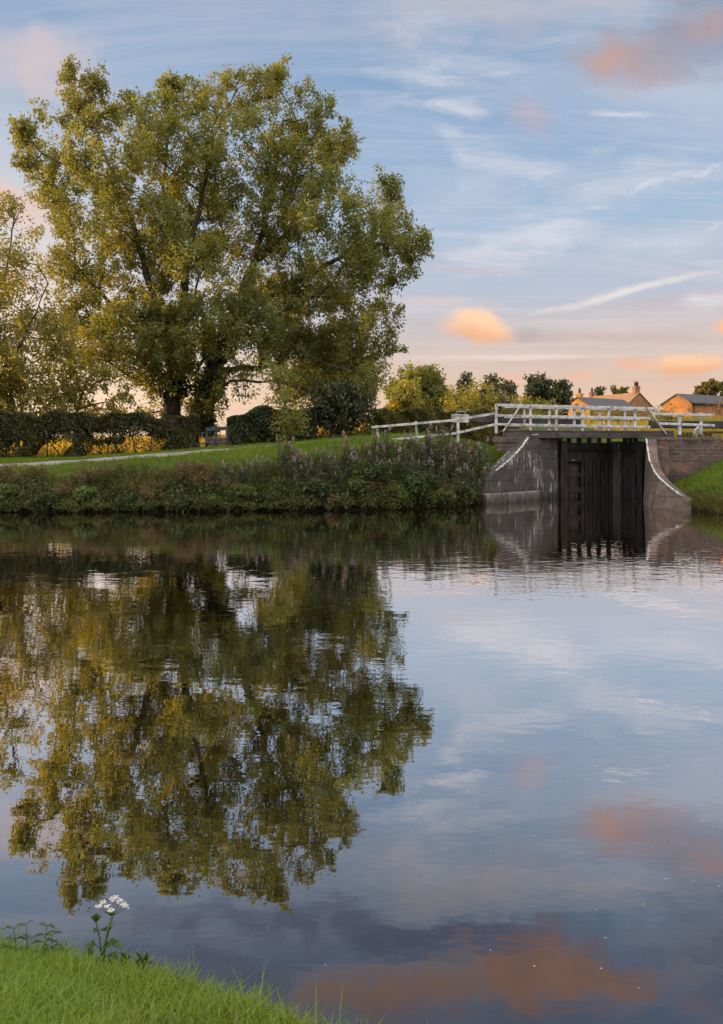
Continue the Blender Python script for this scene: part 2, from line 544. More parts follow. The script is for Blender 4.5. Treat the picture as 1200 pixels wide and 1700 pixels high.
def water_mat():
    m, t = new_mat('canal_water')
    out = t.node('ShaderNodeOutputMaterial')
    tc = t.node('ShaderNodeTexCoord')
    o = tc.outputs['Object']
    lw = t.node('ShaderNodeLayerWeight')
    lw.inputs['Blend'].default_value = 0.5
    g = lambda v: (v, v, v, 1)
    fac = t.ramp(lw.outputs['Facing'], [(0.0, g(0.03)), (0.30, g(0.13)), (0.40, g(0.27)), (0.47, g(0.38)), (0.58, g(0.64)), (0.75, g(0.90)), (0.86, g(0.90)), (0.92, g(0.82)), (1.0, g(0.80))])
    dif = t.node('ShaderNodeBsdfDiffuse')
    dif.inputs[0].default_value = (0.008, 0.007, 0.004, 1)
    gl = t.node('ShaderNodeBsdfGlossy')
    gl.inputs['Roughness'].default_value = 0.0
    gl.inputs['Color'].default_value = (1.0, 0.955, 0.935, 1)
    w1 = t.noise(t.mapping(o, scale=(0.55, 1.0, 1)), 2.3, 2, 0.5, 0.4)
    w2 = t.noise(t.mapping(o, scale=(0.5, 1.0, 1), loc=(5, 3, 0)), 7.5, 2, 0.5)
    w0 = t.noise(t.mapping(o, scale=(0.6, 1.0, 1), loc=(1, 9, 0)), 0.6, 2, 0.5)
    patch = t.smooth(t.noise(t.mapping(o, scale=(0.08, 0.22, 1)), 1.0, 2), 0.35, 0.65)
    h = t.math('ADD', t.math('MULTIPLY', w1, 0.0030), t.math('MULTIPLY', w0, 0.0065))
    h = t.math('ADD', h, t.math('MULTIPLY', t.math('MULTIPLY', w2, t.math('ADD', t.math('MULTIPLY', patch, 1.0), 0.25)), 0.0016))
    # sheltered and glassy under the near bank, livelier out in the basin
    sy = t.node('ShaderNodeSeparateXYZ'); t.l.new(o, sy.inputs[0])
    calm = t.math('ADD', t.math('MULTIPLY', t.smooth(sy.outputs[1], 3.0, 15.0), 0.65), 0.35)
    h = t.math('MULTIPLY', h, calm)
    band = t.math('MULTIPLY', t.smooth(sy.outputs[1], 9.0, 12.5), t.smooth(sy.outputs[1], 21.0, 17.0))
    band = t.math('MULTIPLY', band, t.math('ADD', t.math('MULTIPLY', t.smooth(sy.outputs[0], -3.0, 2.5), 0.75), 0.25))
    w3 = t.noise(t.mapping(o, scale=(0.5, 1.0, 1), loc=(7, 2, 0)), 4.2, 2, 0.5, 0.3)
    h = t.math('ADD', h, t.math('MULTIPLY', t.math('MULTIPLY', w3, band), 0.0036))
    bp = t.node('ShaderNodeBump')
    bp.inputs['Strength'].default_value = 1.0
    bp.inputs['Distance'].default_value = 1.0
    t.l.new(h, bp.inputs['Height'])
    t.l.new(bp.outputs[0], gl.inputs['Normal'])
    mx = t.node('ShaderNodeMixShader')
    t.l.new(fac, mx.inputs[0])
    t.l.new(dif.outputs[0], mx.inputs[1]); t.l.new(gl.outputs[0], mx.inputs[2])
    t.l.new(mx.outputs[0], out.inputs[0])
    return m


M = {}
M['ash'] = leaf_mat('ash_leaf', [(0.052, 0.086, 0.030), (0.072, 0.108, 0.034), (0.10, 0.132, 0.036), (0.15, 0.150, 0.034)], (0.42, 0.37, 0.03), 0.5, 0.22, 0.03)
M['ash_warm'] = leaf_mat('warm_leaf', [(0.08, 0.092, 0.022), (0.115, 0.118, 0.024), (0.165, 0.142, 0.024)], (0.52, 0.42, 0.03), 0.55, 0.3)
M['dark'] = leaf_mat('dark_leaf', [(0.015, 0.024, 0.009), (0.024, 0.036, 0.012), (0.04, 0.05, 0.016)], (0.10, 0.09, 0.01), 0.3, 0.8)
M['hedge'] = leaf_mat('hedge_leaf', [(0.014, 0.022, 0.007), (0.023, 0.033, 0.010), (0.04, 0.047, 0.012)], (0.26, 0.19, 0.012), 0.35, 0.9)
M['gold'] = leaf_mat('gold_leaf', [(0.085, 0.098, 0.016), (0.13, 0.132, 0.018), (0.185, 0.165, 0.022)], (0.52, 0.43, 0.03), 0.55, 0.4)
M['mid'] = leaf_mat('mid_leaf', [(0.05, 0.062, 0.016), (0.08, 0.085, 0.018), (0.12, 0.11, 0.02)], (0.34, 0.25, 0.02), 0.45, 0.5)
M['conifer'] = leaf_mat('conifer_leaf', [(0.02, 0.032, 0.014), (0.035, 0.048, 0.018), (0.05, 0.06, 0.02)], (0.12, 0.10, 0.015), 0.25, 0.7)
M['ivy'] = leaf_mat('ivy_leaf', [(0.014, 0.024, 0.008), (0.022, 0.036, 0.012)], (0.08, 0.09, 0.01), 0.25, 1.0, 0.06)
M['herb'] = leaf_mat('herb_leaf', [(0.036, 0.062, 0.018), (0.062, 0.094, 0.025), (0.095, 0.125, 0.032), (0.13, 0.13, 0.034)], (0.18, 0.16, 0.02), 0.4, 0.9, 0.015, (0.10, 0.085, 0.028))
M['bramble'] = leaf_mat('bramble_leaf', [(0.018, 0.036, 0.013), (0.036, 0.060, 0.022), (0.065, 0.088, 0.030)], (0.12, 0.12, 0.015), 0.35, 0.9, 0.025)
M['pale_herb'] = leaf_mat('pale_herb_leaf', [(0.07, 0.105, 0.035), (0.10, 0.14, 0.045), (0.13, 0.165, 0.05)], (0.2, 0.24, 0.03), 0.35, 1.2, 0.02)
M['willow'] = leaf_mat('willowherb_leaf', [(0.026, 0.046, 0.022), (0.04, 0.066, 0.03), (0.06, 0.08, 0.032)], (0.14, 0.16, 0.03), 0.35, 1.0, 0.05)
M['brown'] = leaf_mat('withered_leaf', [(0.075, 0.050, 0.020), (0.12, 0.08, 0.03), (0.17, 0.12, 0.045)], (0.18, 0.11, 0.02), 0.3, 1.0)
M['pink'] = leaf_mat('pink_blossom', [(0.30, 0.18, 0.22), (0.38, 0.26, 0.29), (0.44, 0.36, 0.36), (0.24, 0.13, 0.10)], (0.4, 0.25, 0.22), 0.35, 3.0, 0.02, (0.44, 0.30, 0.34))
M['white_petal'] = leaf_mat('white_petal', [(0.62, 0.58, 0.52), (0.74, 0.70, 0.66)], (0.5, 0.46, 0.42), 0.3, 30.0, 0.02, (0.72, 0.68, 0.64))
M['grass'] = leaf_mat('grass_blade', [(0.08, 0.145, 0.012), (0.11, 0.18, 0.016), (0.15, 0.21, 0.022)], (0.22, 0.30, 0.02), 0.35, 0.5, 0.02)
M['grass_near'] = leaf_mat('lawn_blade', [(0.07, 0.15, 0.006), (0.135, 0.245, 0.010), (0.20, 0.32, 0.016), (0.28, 0.34, 0.045)], (0.34, 0.44, 0.02), 0.45, 2.2, 0.04, (0.21, 0.30, 0.018))
M['straw'] = leaf_mat('straw_blade', [(0.13, 0.10, 0.03), (0.20, 0.15, 0.045), (0.12, 0.12, 0.03)], (0.28, 0.2, 0.03), 0.35, 0.8)
M['field'] = leaf_mat('field_blade', [(0.14, 0.13, 0.02), (0.20, 0.17, 0.024), (0.26, 0.20, 0.03)], (0.72, 0.50, 0.03), 0.55, 0.2)
M['nettle'] = leaf_mat('nettle_leaf', [(0.03, 0.06, 0.014), (0.05, 0.09, 0.018)], (0.12, 0.18, 0.02), 0.35, 5.0, 0.05)
M['stem'] = rough_mat('green_stem', (0.07, 0.09, 0.02), (0.10, 0.10, 0.03), 20, 0.7, bump=0)
M['stem_red'] = rough_mat('purple_stem', (0.07, 0.035, 0.03), (0.09, 0.06, 0.03), 20, 0.7, bump=0)
M['bark'] = rough_mat('bark', (0.026, 0.020, 0.015), (0.055, 0.042, 0.030), 5, 0.95, (0.05, 0.055, 0.025), 1.2, 0.8, (1, 1, 0.25))
M['soil'] = rough_mat('grassy_ground', (0.040, 0.062, 0.014), (0.060, 0.085, 0.018), 1.5, 1.0, (0.085, 0.075, 0.025), 0.35, 0.4)
def ground_mat():
    m, t = new_mat('bank_ground')
    out = t.node('ShaderNodeOutputMaterial')
    tc = t.node('ShaderNodeTexCoord')
    o = tc.outputs['Object']
    sp = t.node('ShaderNodeSeparateXYZ'); t.l.new(o, sp.inputs[0])
    n = t.noise(o, 1.5, 6, 0.6); n2 = t.noise(o, 0.35, 4, 0.6); n3 = t.noise(o, 5.0, 4, 0.6)
    col = t.mix(t.smooth(n, 0.4, 0.62), (0.040, 0.062, 0.014, 1), (0.060, 0.085, 0.018, 1))
    col = t.mix(t.smooth(n2, 0.48, 0.68), col, (0.085, 0.075, 0.025, 1))
    mud = t.mix(t.smooth(n3, 0.4, 0.6), (0.012, 0.010, 0.007, 1), (0.026, 0.021, 0.013, 1))
    e = t.math('ADD', sp.outputs[2], t.math('MULTIPLY', t.math('SUBTRACT', n3, 0.5), 0.5))
    col = t.mix(t.smooth(e, 1.0, 0.6), col, mud)
    bs = t.node('ShaderNodeBsdfPrincipled')
    t.l.new(col, bs.inputs['Base Color'])
    bs.inputs['Roughness'].default_value = 1.0
    bs.inputs['Specular IOR Level'].default_value = 0.1
    bp = t.node('ShaderNodeBump'); bp.inputs['Strength'].default_value = 0.5; bp.inputs['Distance'].default_value = 0.05
    t.l.new(n3, bp.inputs['Height']); t.l.new(bp.outputs[0], bs.inputs['Normal'])
    t.l.new(bs.outputs[0], out.inputs[0])
    return m


M['ground'] = ground_mat()
M['mud'] = rough_mat('bank_soil', (0.030, 0.026, 0.014), (0.045, 0.06, 0.014), 6, 1.0, bump=0.5)
M['gravel'] = rough_mat('path_gravel', (0.20, 0.17, 0.16), (0.30, 0.26, 0.24), 9, 1.0, (0.16, 0.14, 0.09), 0.9, 0.4)
M['white_wood'] = rough_mat('weathered_white_paint', (0.54, 0.52, 0.51), (0.36, 0.34, 0.33), 5, 0.75, (0.20, 0.19, 0.15), 3.2, 0.3, (1, 1, 1), (0.42, 0.66))
M['green_wood'] = rough_mat('algae_stained_wood', (0.20, 0.22, 0.14), (0.34, 0.33, 0.27), 6, 0.8, (0.12, 0.14, 0.07), 2.0, 0.3)
M['dark_wood'] = rough_mat('tarred_timber', (0.022, 0.020, 0.020), (0.045, 0.038, 0.036), 4, 0.75, (0.065, 0.055, 0.05), 1.2, 0.4, (1, 1, 1))
M['deck_wood'] = rough_mat('grey_deck_timber', (0.060, 0.050, 0.048), (0.105, 0.088, 0.082), 3, 0.85, (0.04, 0.034, 0.030), 1.5, 0.5, (0.5, 0.5, 3))
M['gate_wood'] = rough_mat('wet_gate_timber', (0.019, 0.015, 0.013), (0.046, 0.037, 0.033), 3, 0.55, (0.010, 0.008, 0.008), 1.2, 0.6, (3, 3, 0.4))
M['post_wood'] = rough_mat('worn_mitre_post', (0.10, 0.088, 0.084), (0.05, 0.042, 0.04), 2, 0.6, (0.16, 0.15, 0.15), 2.5, 0.5, (4, 4, 0.25))
M['stile_wood'] = rough_mat('grey_timber', (0.035, 0.034, 0.040), (0.065, 0.062, 0.074), 5, 0.85, bump=0.3)
M['lit_wood'] = rough_mat('bare_timber', (0.22, 0.13, 0.065), (0.14, 0.085, 0.045), 4, 0.85, bump=0.3)
M['steel'] = rough_mat('galvanised_steel', (0.42, 0.42, 0.43), (0.30, 0.30, 0.30), 8, 0.45, bump=0)
M['white_edge'] = rough_mat('white_edge_paint', (0.56, 0.54, 0.50), (0.30, 0.27, 0.23), 7, 0.8, (0.13, 0.11, 0.09), 3.5, 0.3, (1, 1, 1), (0.45, 0.62))
M['stone'] = masonry_mat('lock_ashlar', (0.075, 0.062, 0.060), (0.115, 0.088, 0.076), (0.03, 0.026, 0.024), 0.85, 0.42, (0.034, 0.031, 0.034), 0.85, 1.0, 0.016)
M['stone_warm'] = masonry_mat('wing_wall_sandstone', (0.18, 0.12, 0.09), (0.13, 0.092, 0.075), (0.05, 0.04, 0.034), 0.9, 0.45, (0.055, 0.046, 0.043), 0.7, 0.0, 0.012)
M['plinth'] = masonry_mat('plinth_stone', (0.20, 0.175, 0.16), (0.15, 0.125, 0.115), (0.04, 0.035, 0.03), 1.3, 0.8, (0.05, 0.045, 0.042), 0.7, 0.5, 0.014)
M['brick'] = masonry_mat('old_wall_stone', (0.16, 0.105, 0.082), (0.07, 0.052, 0.05), (0.24, 0.20, 0.17), 0.40, 0.15, (0.035, 0.03, 0.03), 0.5, 0.0, 0.012)
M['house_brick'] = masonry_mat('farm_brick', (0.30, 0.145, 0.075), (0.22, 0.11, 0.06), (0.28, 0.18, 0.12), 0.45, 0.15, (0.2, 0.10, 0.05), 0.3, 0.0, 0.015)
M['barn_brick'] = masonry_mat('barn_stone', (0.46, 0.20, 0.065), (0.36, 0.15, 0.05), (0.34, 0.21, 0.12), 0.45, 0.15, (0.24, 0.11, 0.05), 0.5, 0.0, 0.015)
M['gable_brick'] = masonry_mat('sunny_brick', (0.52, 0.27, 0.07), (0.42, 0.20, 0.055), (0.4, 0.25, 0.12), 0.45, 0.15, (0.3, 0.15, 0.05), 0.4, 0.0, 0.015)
M['slate'] = rough_mat('roof_slate', (0.065, 0.06, 0.066), (0.095, 0.085, 0.088), 1.5, 0.7, bump=0.3, stretch=(1, 1, 5))
M['tile'] = rough_mat('roof_tile', (0.22, 0.13, 0.07), (0.30, 0.17, 0.085), 1.5, 0.8, bump=0.3, stretch=(1, 1, 5))
M['glass'] = rough_mat('dark_window', (0.02, 0.022, 0.026), (0.03, 0.03, 0.034), 1, 0.15, bump=0, spec=0.6)
M['water'] = water_mat()

# ------------------------------------------------------------------ terrain
LAND = np.array([(-3000, 22), (-60, 23.5), (-12.2, 24.4), (-4.15, 24.9), (0, 25.3), (2.2, 26.0), (3.6, 27.0), (4.7, 28.25),
                 (6.0, 29.35), (7.0, 30.2), (7.8, 31.0), (8.2, 32.2), (8.2, 41), (12.7, 41), (12.5, 31.5), (12.0, 29.9), (11.75, 28.6),
                 (11.45, 27.4), (11.3, 26.2), (11.4, 25.2), (11.45, 24.3), (11.7, 23.4), (13, 21.5), (20, 17), (60, 8), (3000, -100),
                 (3000, 6000), (-3000, 6000)], float)


def sdf(x, y, poly):
    """signed distance, positive inside"""
    x = np.asarray(x, float).ravel(); y = np.asarray(y, float).ravel()
    best = np.full(x.shape, 1e18)
    inside = np.zeros(x.shape, bool)
    n = len(poly)
    for i in range(n):
        a = poly[i]; b = poly[(i + 1) % n]
        e = b - a
        wx = x - a[0]; wy = y - a[1]
        tt = np.clip((wx * e[0] + wy * e[1]) / (e @ e), 0, 1)
        best = np.minimum(best, (wx - e[0] * tt) ** 2 + (wy - e[1] * tt) ** 2)
        if a[1] != b[1]:
            c = (a[1] > y) != (b[1] > y)
            xi = a[0] + (y - a[1]) / (b[1] - a[1]) * e[0]
            inside ^= c & (x < xi)
    d = np.sqrt(best)
    return np.where(inside, d, -d)


def sstep(v, a, b):
    u = np.clip((v - a) / (b - a), 0, 1)
    return u * u * (3 - 2 * u)


def bumps(x, y):
    return 0.5 * np.sin(x * 1.7 + 1.3 * np.sin(y * 0.9)) * np.sin(y * 1.9 + 0.7 * np.sin(x * 1.1)) + 0.5 * np.sin(x * 0.6 + 2) * np.sin(y * 0.5 + 1)


def height(x, y):
    shp = np.shape(x)
    x = np.asarray(x, float).ravel(); y = np.asarray(y, float).ravel()
    d = sdf(x, y, LAND)
    zt = np.interp(x, [-60, -13, -4, 0, 4, 9], [1.4, 1.58, 2.15, 2.5, 2.68, 2.7])
    prof = np.interp(d, [0, 0.25, 1.0, 2.5, 5.0, 9.0], [0.0, 0.2, 0.52, 0.82, 1.0, 1.06])
    steep = np.interp(d, [0, 0.35, 0.8, 1.6], [0.0, 0.6, 0.97, 1.0])
    k = sstep(x, 6.2, 7.4)
    zl = zt * (prof * (1 - k) + steep * k)
    zr = np.interp(d, [0, 0.3, 1.0, 2.0, 3.0, 4.5, 7], [0.0, 0.24, 0.6, 1.1, 1.6, 1.95, 2.1])
    zr = np.where(y > 30.9, np.minimum(2.55, 1.9 + (y - 30.9) * 3.0), zr)
    zr = np.where((x < 13) & (y > 31.5), np.minimum(zr, 2.7 * np.interp(d, [0, 0.3, 0.8], [0, 0.7, 1.0])), zr)
    z = np.where(x > 9.9, zr, zl)
    rise = np.interp(y, [34, 60, 110, 200, 1000, 6000], [0, 1.6, 2.9, 3.4, 3.4, 3.4])
    z = z + rise * np.interp(x, [-20, -3, 8], [0.45, 0.55, 1.0])
    z = z + 0.05 * bumps(x, y) * sstep(d, 0.3, 2.0)
    z = np.where(d < 0, np.maximum(-1.2, d * 1.2 - 0.05), z)
    return z.reshape(shp)


def grid_sheet(xs, ys, zf):
    gx, gy = np.meshgrid(xs, ys)
    gz = zf(gx, gy)
    v = np.stack([gx, gy, gz], -1).reshape(-1, 3)
    nx, ny = len(xs), len(ys)
    i = np.arange(nx * ny).reshape(ny, nx)
    f = np.stack([i[:-1, :-1], i[:-1, 1:], i[1:, 1:], i[1:, :-1]], -1).reshape(-1, 4)
    return v, f


far = np.array([30, 36, 44, 55, 70, 90, 130, 200, 320, 520, 900, 1600, 2900.0])
xs = np.concatenate([-far[::-1], np.arange(-26, 26.01, 0.35), far])
ys = np.concatenate([[-30, -10, 0, 8, 14], np.arange(17, 44, 0.3), 44 + np.array([0, 1, 2, 4, 6, 9, 13, 18, 25, 35, 50, 70, 100, 150, 250, 450, 900, 1800, 3500, 5800.0])])
v, f = grid_sheet(xs, ys, height)
tag(mesh_obj('ground', v, f, M['ground'], smooth=True), kind='structure')

# water
v, f = grid_sheet(np.linspace(-300, 300, 41), np.linspace(-40, 40.5, 12), lambda a, b: np.zeros_like(a))
tag(mesh_obj('water', v, f, M['water']), kind='structure')

# near bank, under the photographer
NEAR = np.array([(-60, 8), (-4, 3.1), (-1.9, 2.85), (-1.26, 2.62), (-0.80, 2.37), (-0.35, 2.06), (-0.06, 1.84), (0.34, 1.45), (1.0, 0.7), (3.0, -0.4), (60, -12), (60, -40), (-60, -40)], float)


def near_h(x, y):
    shp = np.shape(x)
    x = np.asarray(x, float).ravel(); y = np.asarray(y, float).ravel()
    d = sdf(x, y, NEAR)
    top = np.clip(1.53 - 0.39 * y, 0.5, 1.05) + 0.012 * bumps(x * 5, y * 5)
    z = np.where(d > 0, top - 0.03 * np.exp(-d * 9), top - 0.03 + d * 1.6)
    return np.maximum(z, -0.8).reshape(shp)


xs = np.concatenate([[-60, -30, -12, -7], np.arange(-5, 3.01, 0.06), [4, 7, 12, 30, 60]])
ys = np.concatenate([[-40, -20, -8, -4, -2], np.arange(-1, 4.51, 0.06), [5, 7, 9, 12]])
v, f = grid_sheet(xs, ys, near_h)
tag(mesh_obj('near_bank', v, f, M['mud'], smooth=True), kind='structure')

# towpath
pth = np.array([(-60, 27.6), (-20, 28.0), (-13, 28.4), (-8.5, 29.3), (-3.9, 31.0), (-1.5, 32.5), (0.4, 34.4), (2.4, 37.0), (4.0, 41), (5, 60)])
ts = np.linspace(0, len(pth) - 1, 160)
cx = np.interp(ts, range(len(pth)), pth[:, 0]); cy = np.interp(ts, range(len(pth)), pth[:, 1])
tx = np.gradient(cx); ty = np.gradient(cy); tl = np.hypot(tx, ty)
nxv, nyv = -ty / tl, tx / tl
rows = []
for s in (-0.62, -0.3, 0, 0.3, 0.62):
    wv = s + 0.07 * np.sin(ts * 9 + s * 3) * abs(s)
    xx = cx + nxv * wv; yy2 = cy + nyv * wv
    rows.append(np.stack([xx, yy2, height(xx, yy2) + 0.035 - 0.03 * (abs(s) > 0.6)], -1))
v = np.concatenate(rows)
nn = len(ts)
i = np.arange(5 * nn).reshape(5, nn)
f = np.stack([i[:-1, :-1], i[:-1, 1:], i[1:, 1:], i[1:, :-1]], -1).reshape(-1, 4)
tag(mesh_obj('path', v, f, M['gravel'], smooth=True), kind='structure')


# ------------------------------------------------------------------ foliage makers
def unit(a):
    return a / (np.linalg.norm(a, axis=-1, keepdims=True) + 1e-9)


def leaf_quads(c, length, width, direction=None, dmix=0.5, droop=0.2, r=rng):
    """diamond leaves at points c"""
    n = len(c)
    d = unit(r.normal(size=(n, 3)))
    if direction is not None:
        d = unit(d * (1 - dmix) + direction * dmix)
    d[:, 2] -= droop
    d = unit(d)
    s = unit(np.cross(d, unit(r.normal(size=(n, 3)))))
    L = (length * r.uniform(0.6, 1.3, n))[:, None]
    W = (width * r.uniform(0.7, 1.25, n))[:, None]
    a = c - d * L * 0.5
    b = c + s * W * 0.5 - d * L * 0.05
    e = c + d * L * 0.5
    g = c - s * W * 0.5 - d * L * 0.05
    v = np.stack([a, b, e, g], 1).reshape(-1, 3)
    f = np.arange(n * 4).reshape(n, 4)
    return v, f


def blades(base, hgt, width, lean=0.35, seg=2, r=rng, wind=None, hvar=(0.55, 1.35)):
    """grass blades: tapered curved strips, seg quads each"""
    n = len(base)
    az = r.uniform(0, 2 * math.pi, n)
    dirv = np.stack([np.cos(az), np.sin(az), np.zeros(n)], -1)
    if wind is not None: dirv = unit(dirv + wind)
    h = hgt * r.uniform(hvar[0], hvar[1], n)
    ln = lean * r.uniform(0.2, 1.6, n)
    sa = r.uniform(0, 2 * math.pi, n)
    side = np.stack([np.cos(sa), np.sin(sa), np.zeros(n)], -1)
    rows = []
    for k in range(seg + 1):
        u = k / seg
        c = base + dirv * (ln * h * u * u)[:, None]
        c = c + np.stack([np.zeros(n), np.zeros(n), h * u * (1 - 0.35 * ln * u)], -1)
        w = width * (1 - u) ** 0.7 * 0.5 + width * 0.04
        rows.append(c - side * w); rows.append(c + side * w)
    v = np.stack(rows, 1).reshape(-1, 3)
    k = 2 * (seg + 1)
    b = np.arange(n)[:, None] * k
    fs = []
    for q in range(seg):
        fs.append(np.stack([b[:, 0] + 2 * q, b[:, 0] + 2 * q + 1, b[:, 0] + 2 * q + 3, b[:, 0] + 2 * q + 2], -1))
    return v, np.stack(fs, 1).reshape(-1, 4)


def grow(seeds, tips, step=0.6, bf=0.3, sag=0.15, r=rng, jit=0.06):
    """seeds: list of polylines (first starts at the root; others start on an earlier one). returns polylines, radii weights, tip dirs"""
    nodes = []; parent = []; plen = []
    lines = []

    def addnode(p, par):
        nodes.append(np.asarray(p, float)); parent.append(par)
        plen.append(0.0 if par < 0 else plen[par] + np.linalg.norm(nodes[-1] - nodes[par]))
        return len(nodes) - 1
    for pl in seeds:
        pl = [np.asarray(p, float) for p in pl]
        if not nodes:
            cur = addnode(pl[0], -1)
        else:
            arr = np.array(nodes)
            cur = int(np.argmin(np.linalg.norm(arr - pl[0], axis=1)))
            if np.linalg.norm(arr[cur] - pl[0]) > 0.3 and pl[0][2] <= nodes[0][2] + 0.4:
                cur = addnode(pl[0], -1)
        line = [cur]
        for p in pl[1:]:
            st = nodes[cur]
            m = max(1, int(np.linalg.norm(p - st) / step))
            for k in range(1, m + 1):
                q = st + (p - st) * k / m + r.normal(size=3) * jit * (k < m)
                cur = addnode(q, cur); line.append(cur)
        lines.append(line)
    root = np.array(nodes[0])
    order = np.argsort(np.min(np.linalg.norm(tips[:, None] - np.array(nodes)[None], axis=2), axis=1))
    tipdir = np.zeros_like(tips)
    tipn = np.zeros(len(tips), int)
    for ti in order:
        tp = tips[ti]
        arr = np.array(nodes)
        dv = tp - arr
        dist = np.linalg.norm(dv, axis=1)
        cost = dist + bf * np.array(plen) + 0.5 * np.maximum(0, -dv[:, 2]) 
        cost = np.where(arr[:, 2] < root[2] + 1.2, cost + 30, cost)
        a = int(np.argmin(cost))
        st = arr[a]
        m = max(1, int(dist[a] / step))
        line = [a]; cur = a
        for k in range(1, m + 1):
            u = k / m
            q = st + (tp - st) * u
            q = q + np.array([0, 0, sag * dist[a] * u * (1 - u)]) + r.normal(size=3) * jit * (k < m)
            cur = addnode(q, cur); line.append(cur)
        lines.append(line)
        tipdir[ti] = nodes[cur] - nodes[parent[cur]]
        tipn[ti] = cur
    N = len(nodes)
    w = np.zeros(N)
    haschild = np.zeros(N, bool)
    for i in range(N):
        if parent[i] >= 0: haschild[parent[i]] = True
    E = 1.95
    w[~haschild] = 1.0
    for i in range(N - 1, -1, -1):
        if parent[i] >= 0: w[parent[i]] += w[i]
    rad = w ** (1 / E)
    return np.array(nodes), np.array(parent), lines, rad, unit(tipdir)


def branch_mesh(nodes, lines, rad, base_r, rmin=0.012):
    mb = MB()
    k = base_r / rad[0]
    rr = np.maximum(base_r * (rad / rad[0]) ** 1.28, rmin)
    for ln in lines:
        if len(ln) < 2: continue
        rs = [rr[i] for i in ln]
        rs[0] = min(rs[0], rs[1] * 1.25)
        n = 9 if rs[0] > 0.15 else (6 if rs[0] > 0.05 else 4)
        mb.tube([nodes[i] for i in ln], rs, n, cap=False)
    return mb


LAST = {}


def lobe_tips(lobes, D, per=0.5, rz=1.1, r=rng, depth=4.0):
    """lobes given in photograph pixels (cx, cy, rx, ry[, depth offset]); returns points"""
    out = []; sc = []
    for lb in lobes:
        cx, cy, rx, ry = lb[:4]
        dd = lb[4] if len(lb) > 4 else r.uniform(-depth, depth)
        s = (D + dd) / FPX
        c = P(cx, cy, D + dd)
        a, b = rx * s, ry * s
        n = max(2, int(math.pi * a * b * per))
        u = unit(r.normal(size=(n, 3)))
        rad = r.uniform(0.25, 1.0, n) ** 0.5
        out.append(c + u * rad[:, None] * np.array([a, rz * (a + b) / 2, b]))
        sc.append(np.full(n, min(1.0, 0.25 + max(a, b) * 0.9)))
    LAST['scale'] = np.concatenate(sc)
    return np.concatenate(out)


def spray(tips, dirs, n_per, sigma, length, width, r=rng, droop=0.25, dmix=0.35, back=0.5, scale=None, tight=0.30):
    """leaves round twig tips: small sub-sprays give clumps and holes"""
    n = len(tips)
    sg = sigma * (np.ones(n) if scale is None else scale)
    k = r.poisson(n_per * (np.ones(n) if scale is None else scale ** 1.3))
    idx = np.repeat(np.arange(n), k)
    m = len(idx)
    sub = r.integers(0, 6, m)
    so = np.clip(r.normal(size=(n, 6, 3)), -1.5, 1.5) * sg[:, None, None]
    c = tips[idx] + so[idx, sub] + r.normal(size=(m, 3)) * (sg[idx] * tight)[:, None] * np.array([1, 1, 1.25]) - dirs[idx] * (r.uniform(0, back, m))[:, None]
    return leaf_quads(c, length, width, unit(so[idx, sub] + dirs[idx] * sigma), dmix, droop, r)


def merge(parts):
    vs = []; fs = []; b = 0
    for v, f in parts:
        vs.append(v); fs.append(f + b); b += len(v)
    return np.concatenate(vs), np.concatenate(fs)


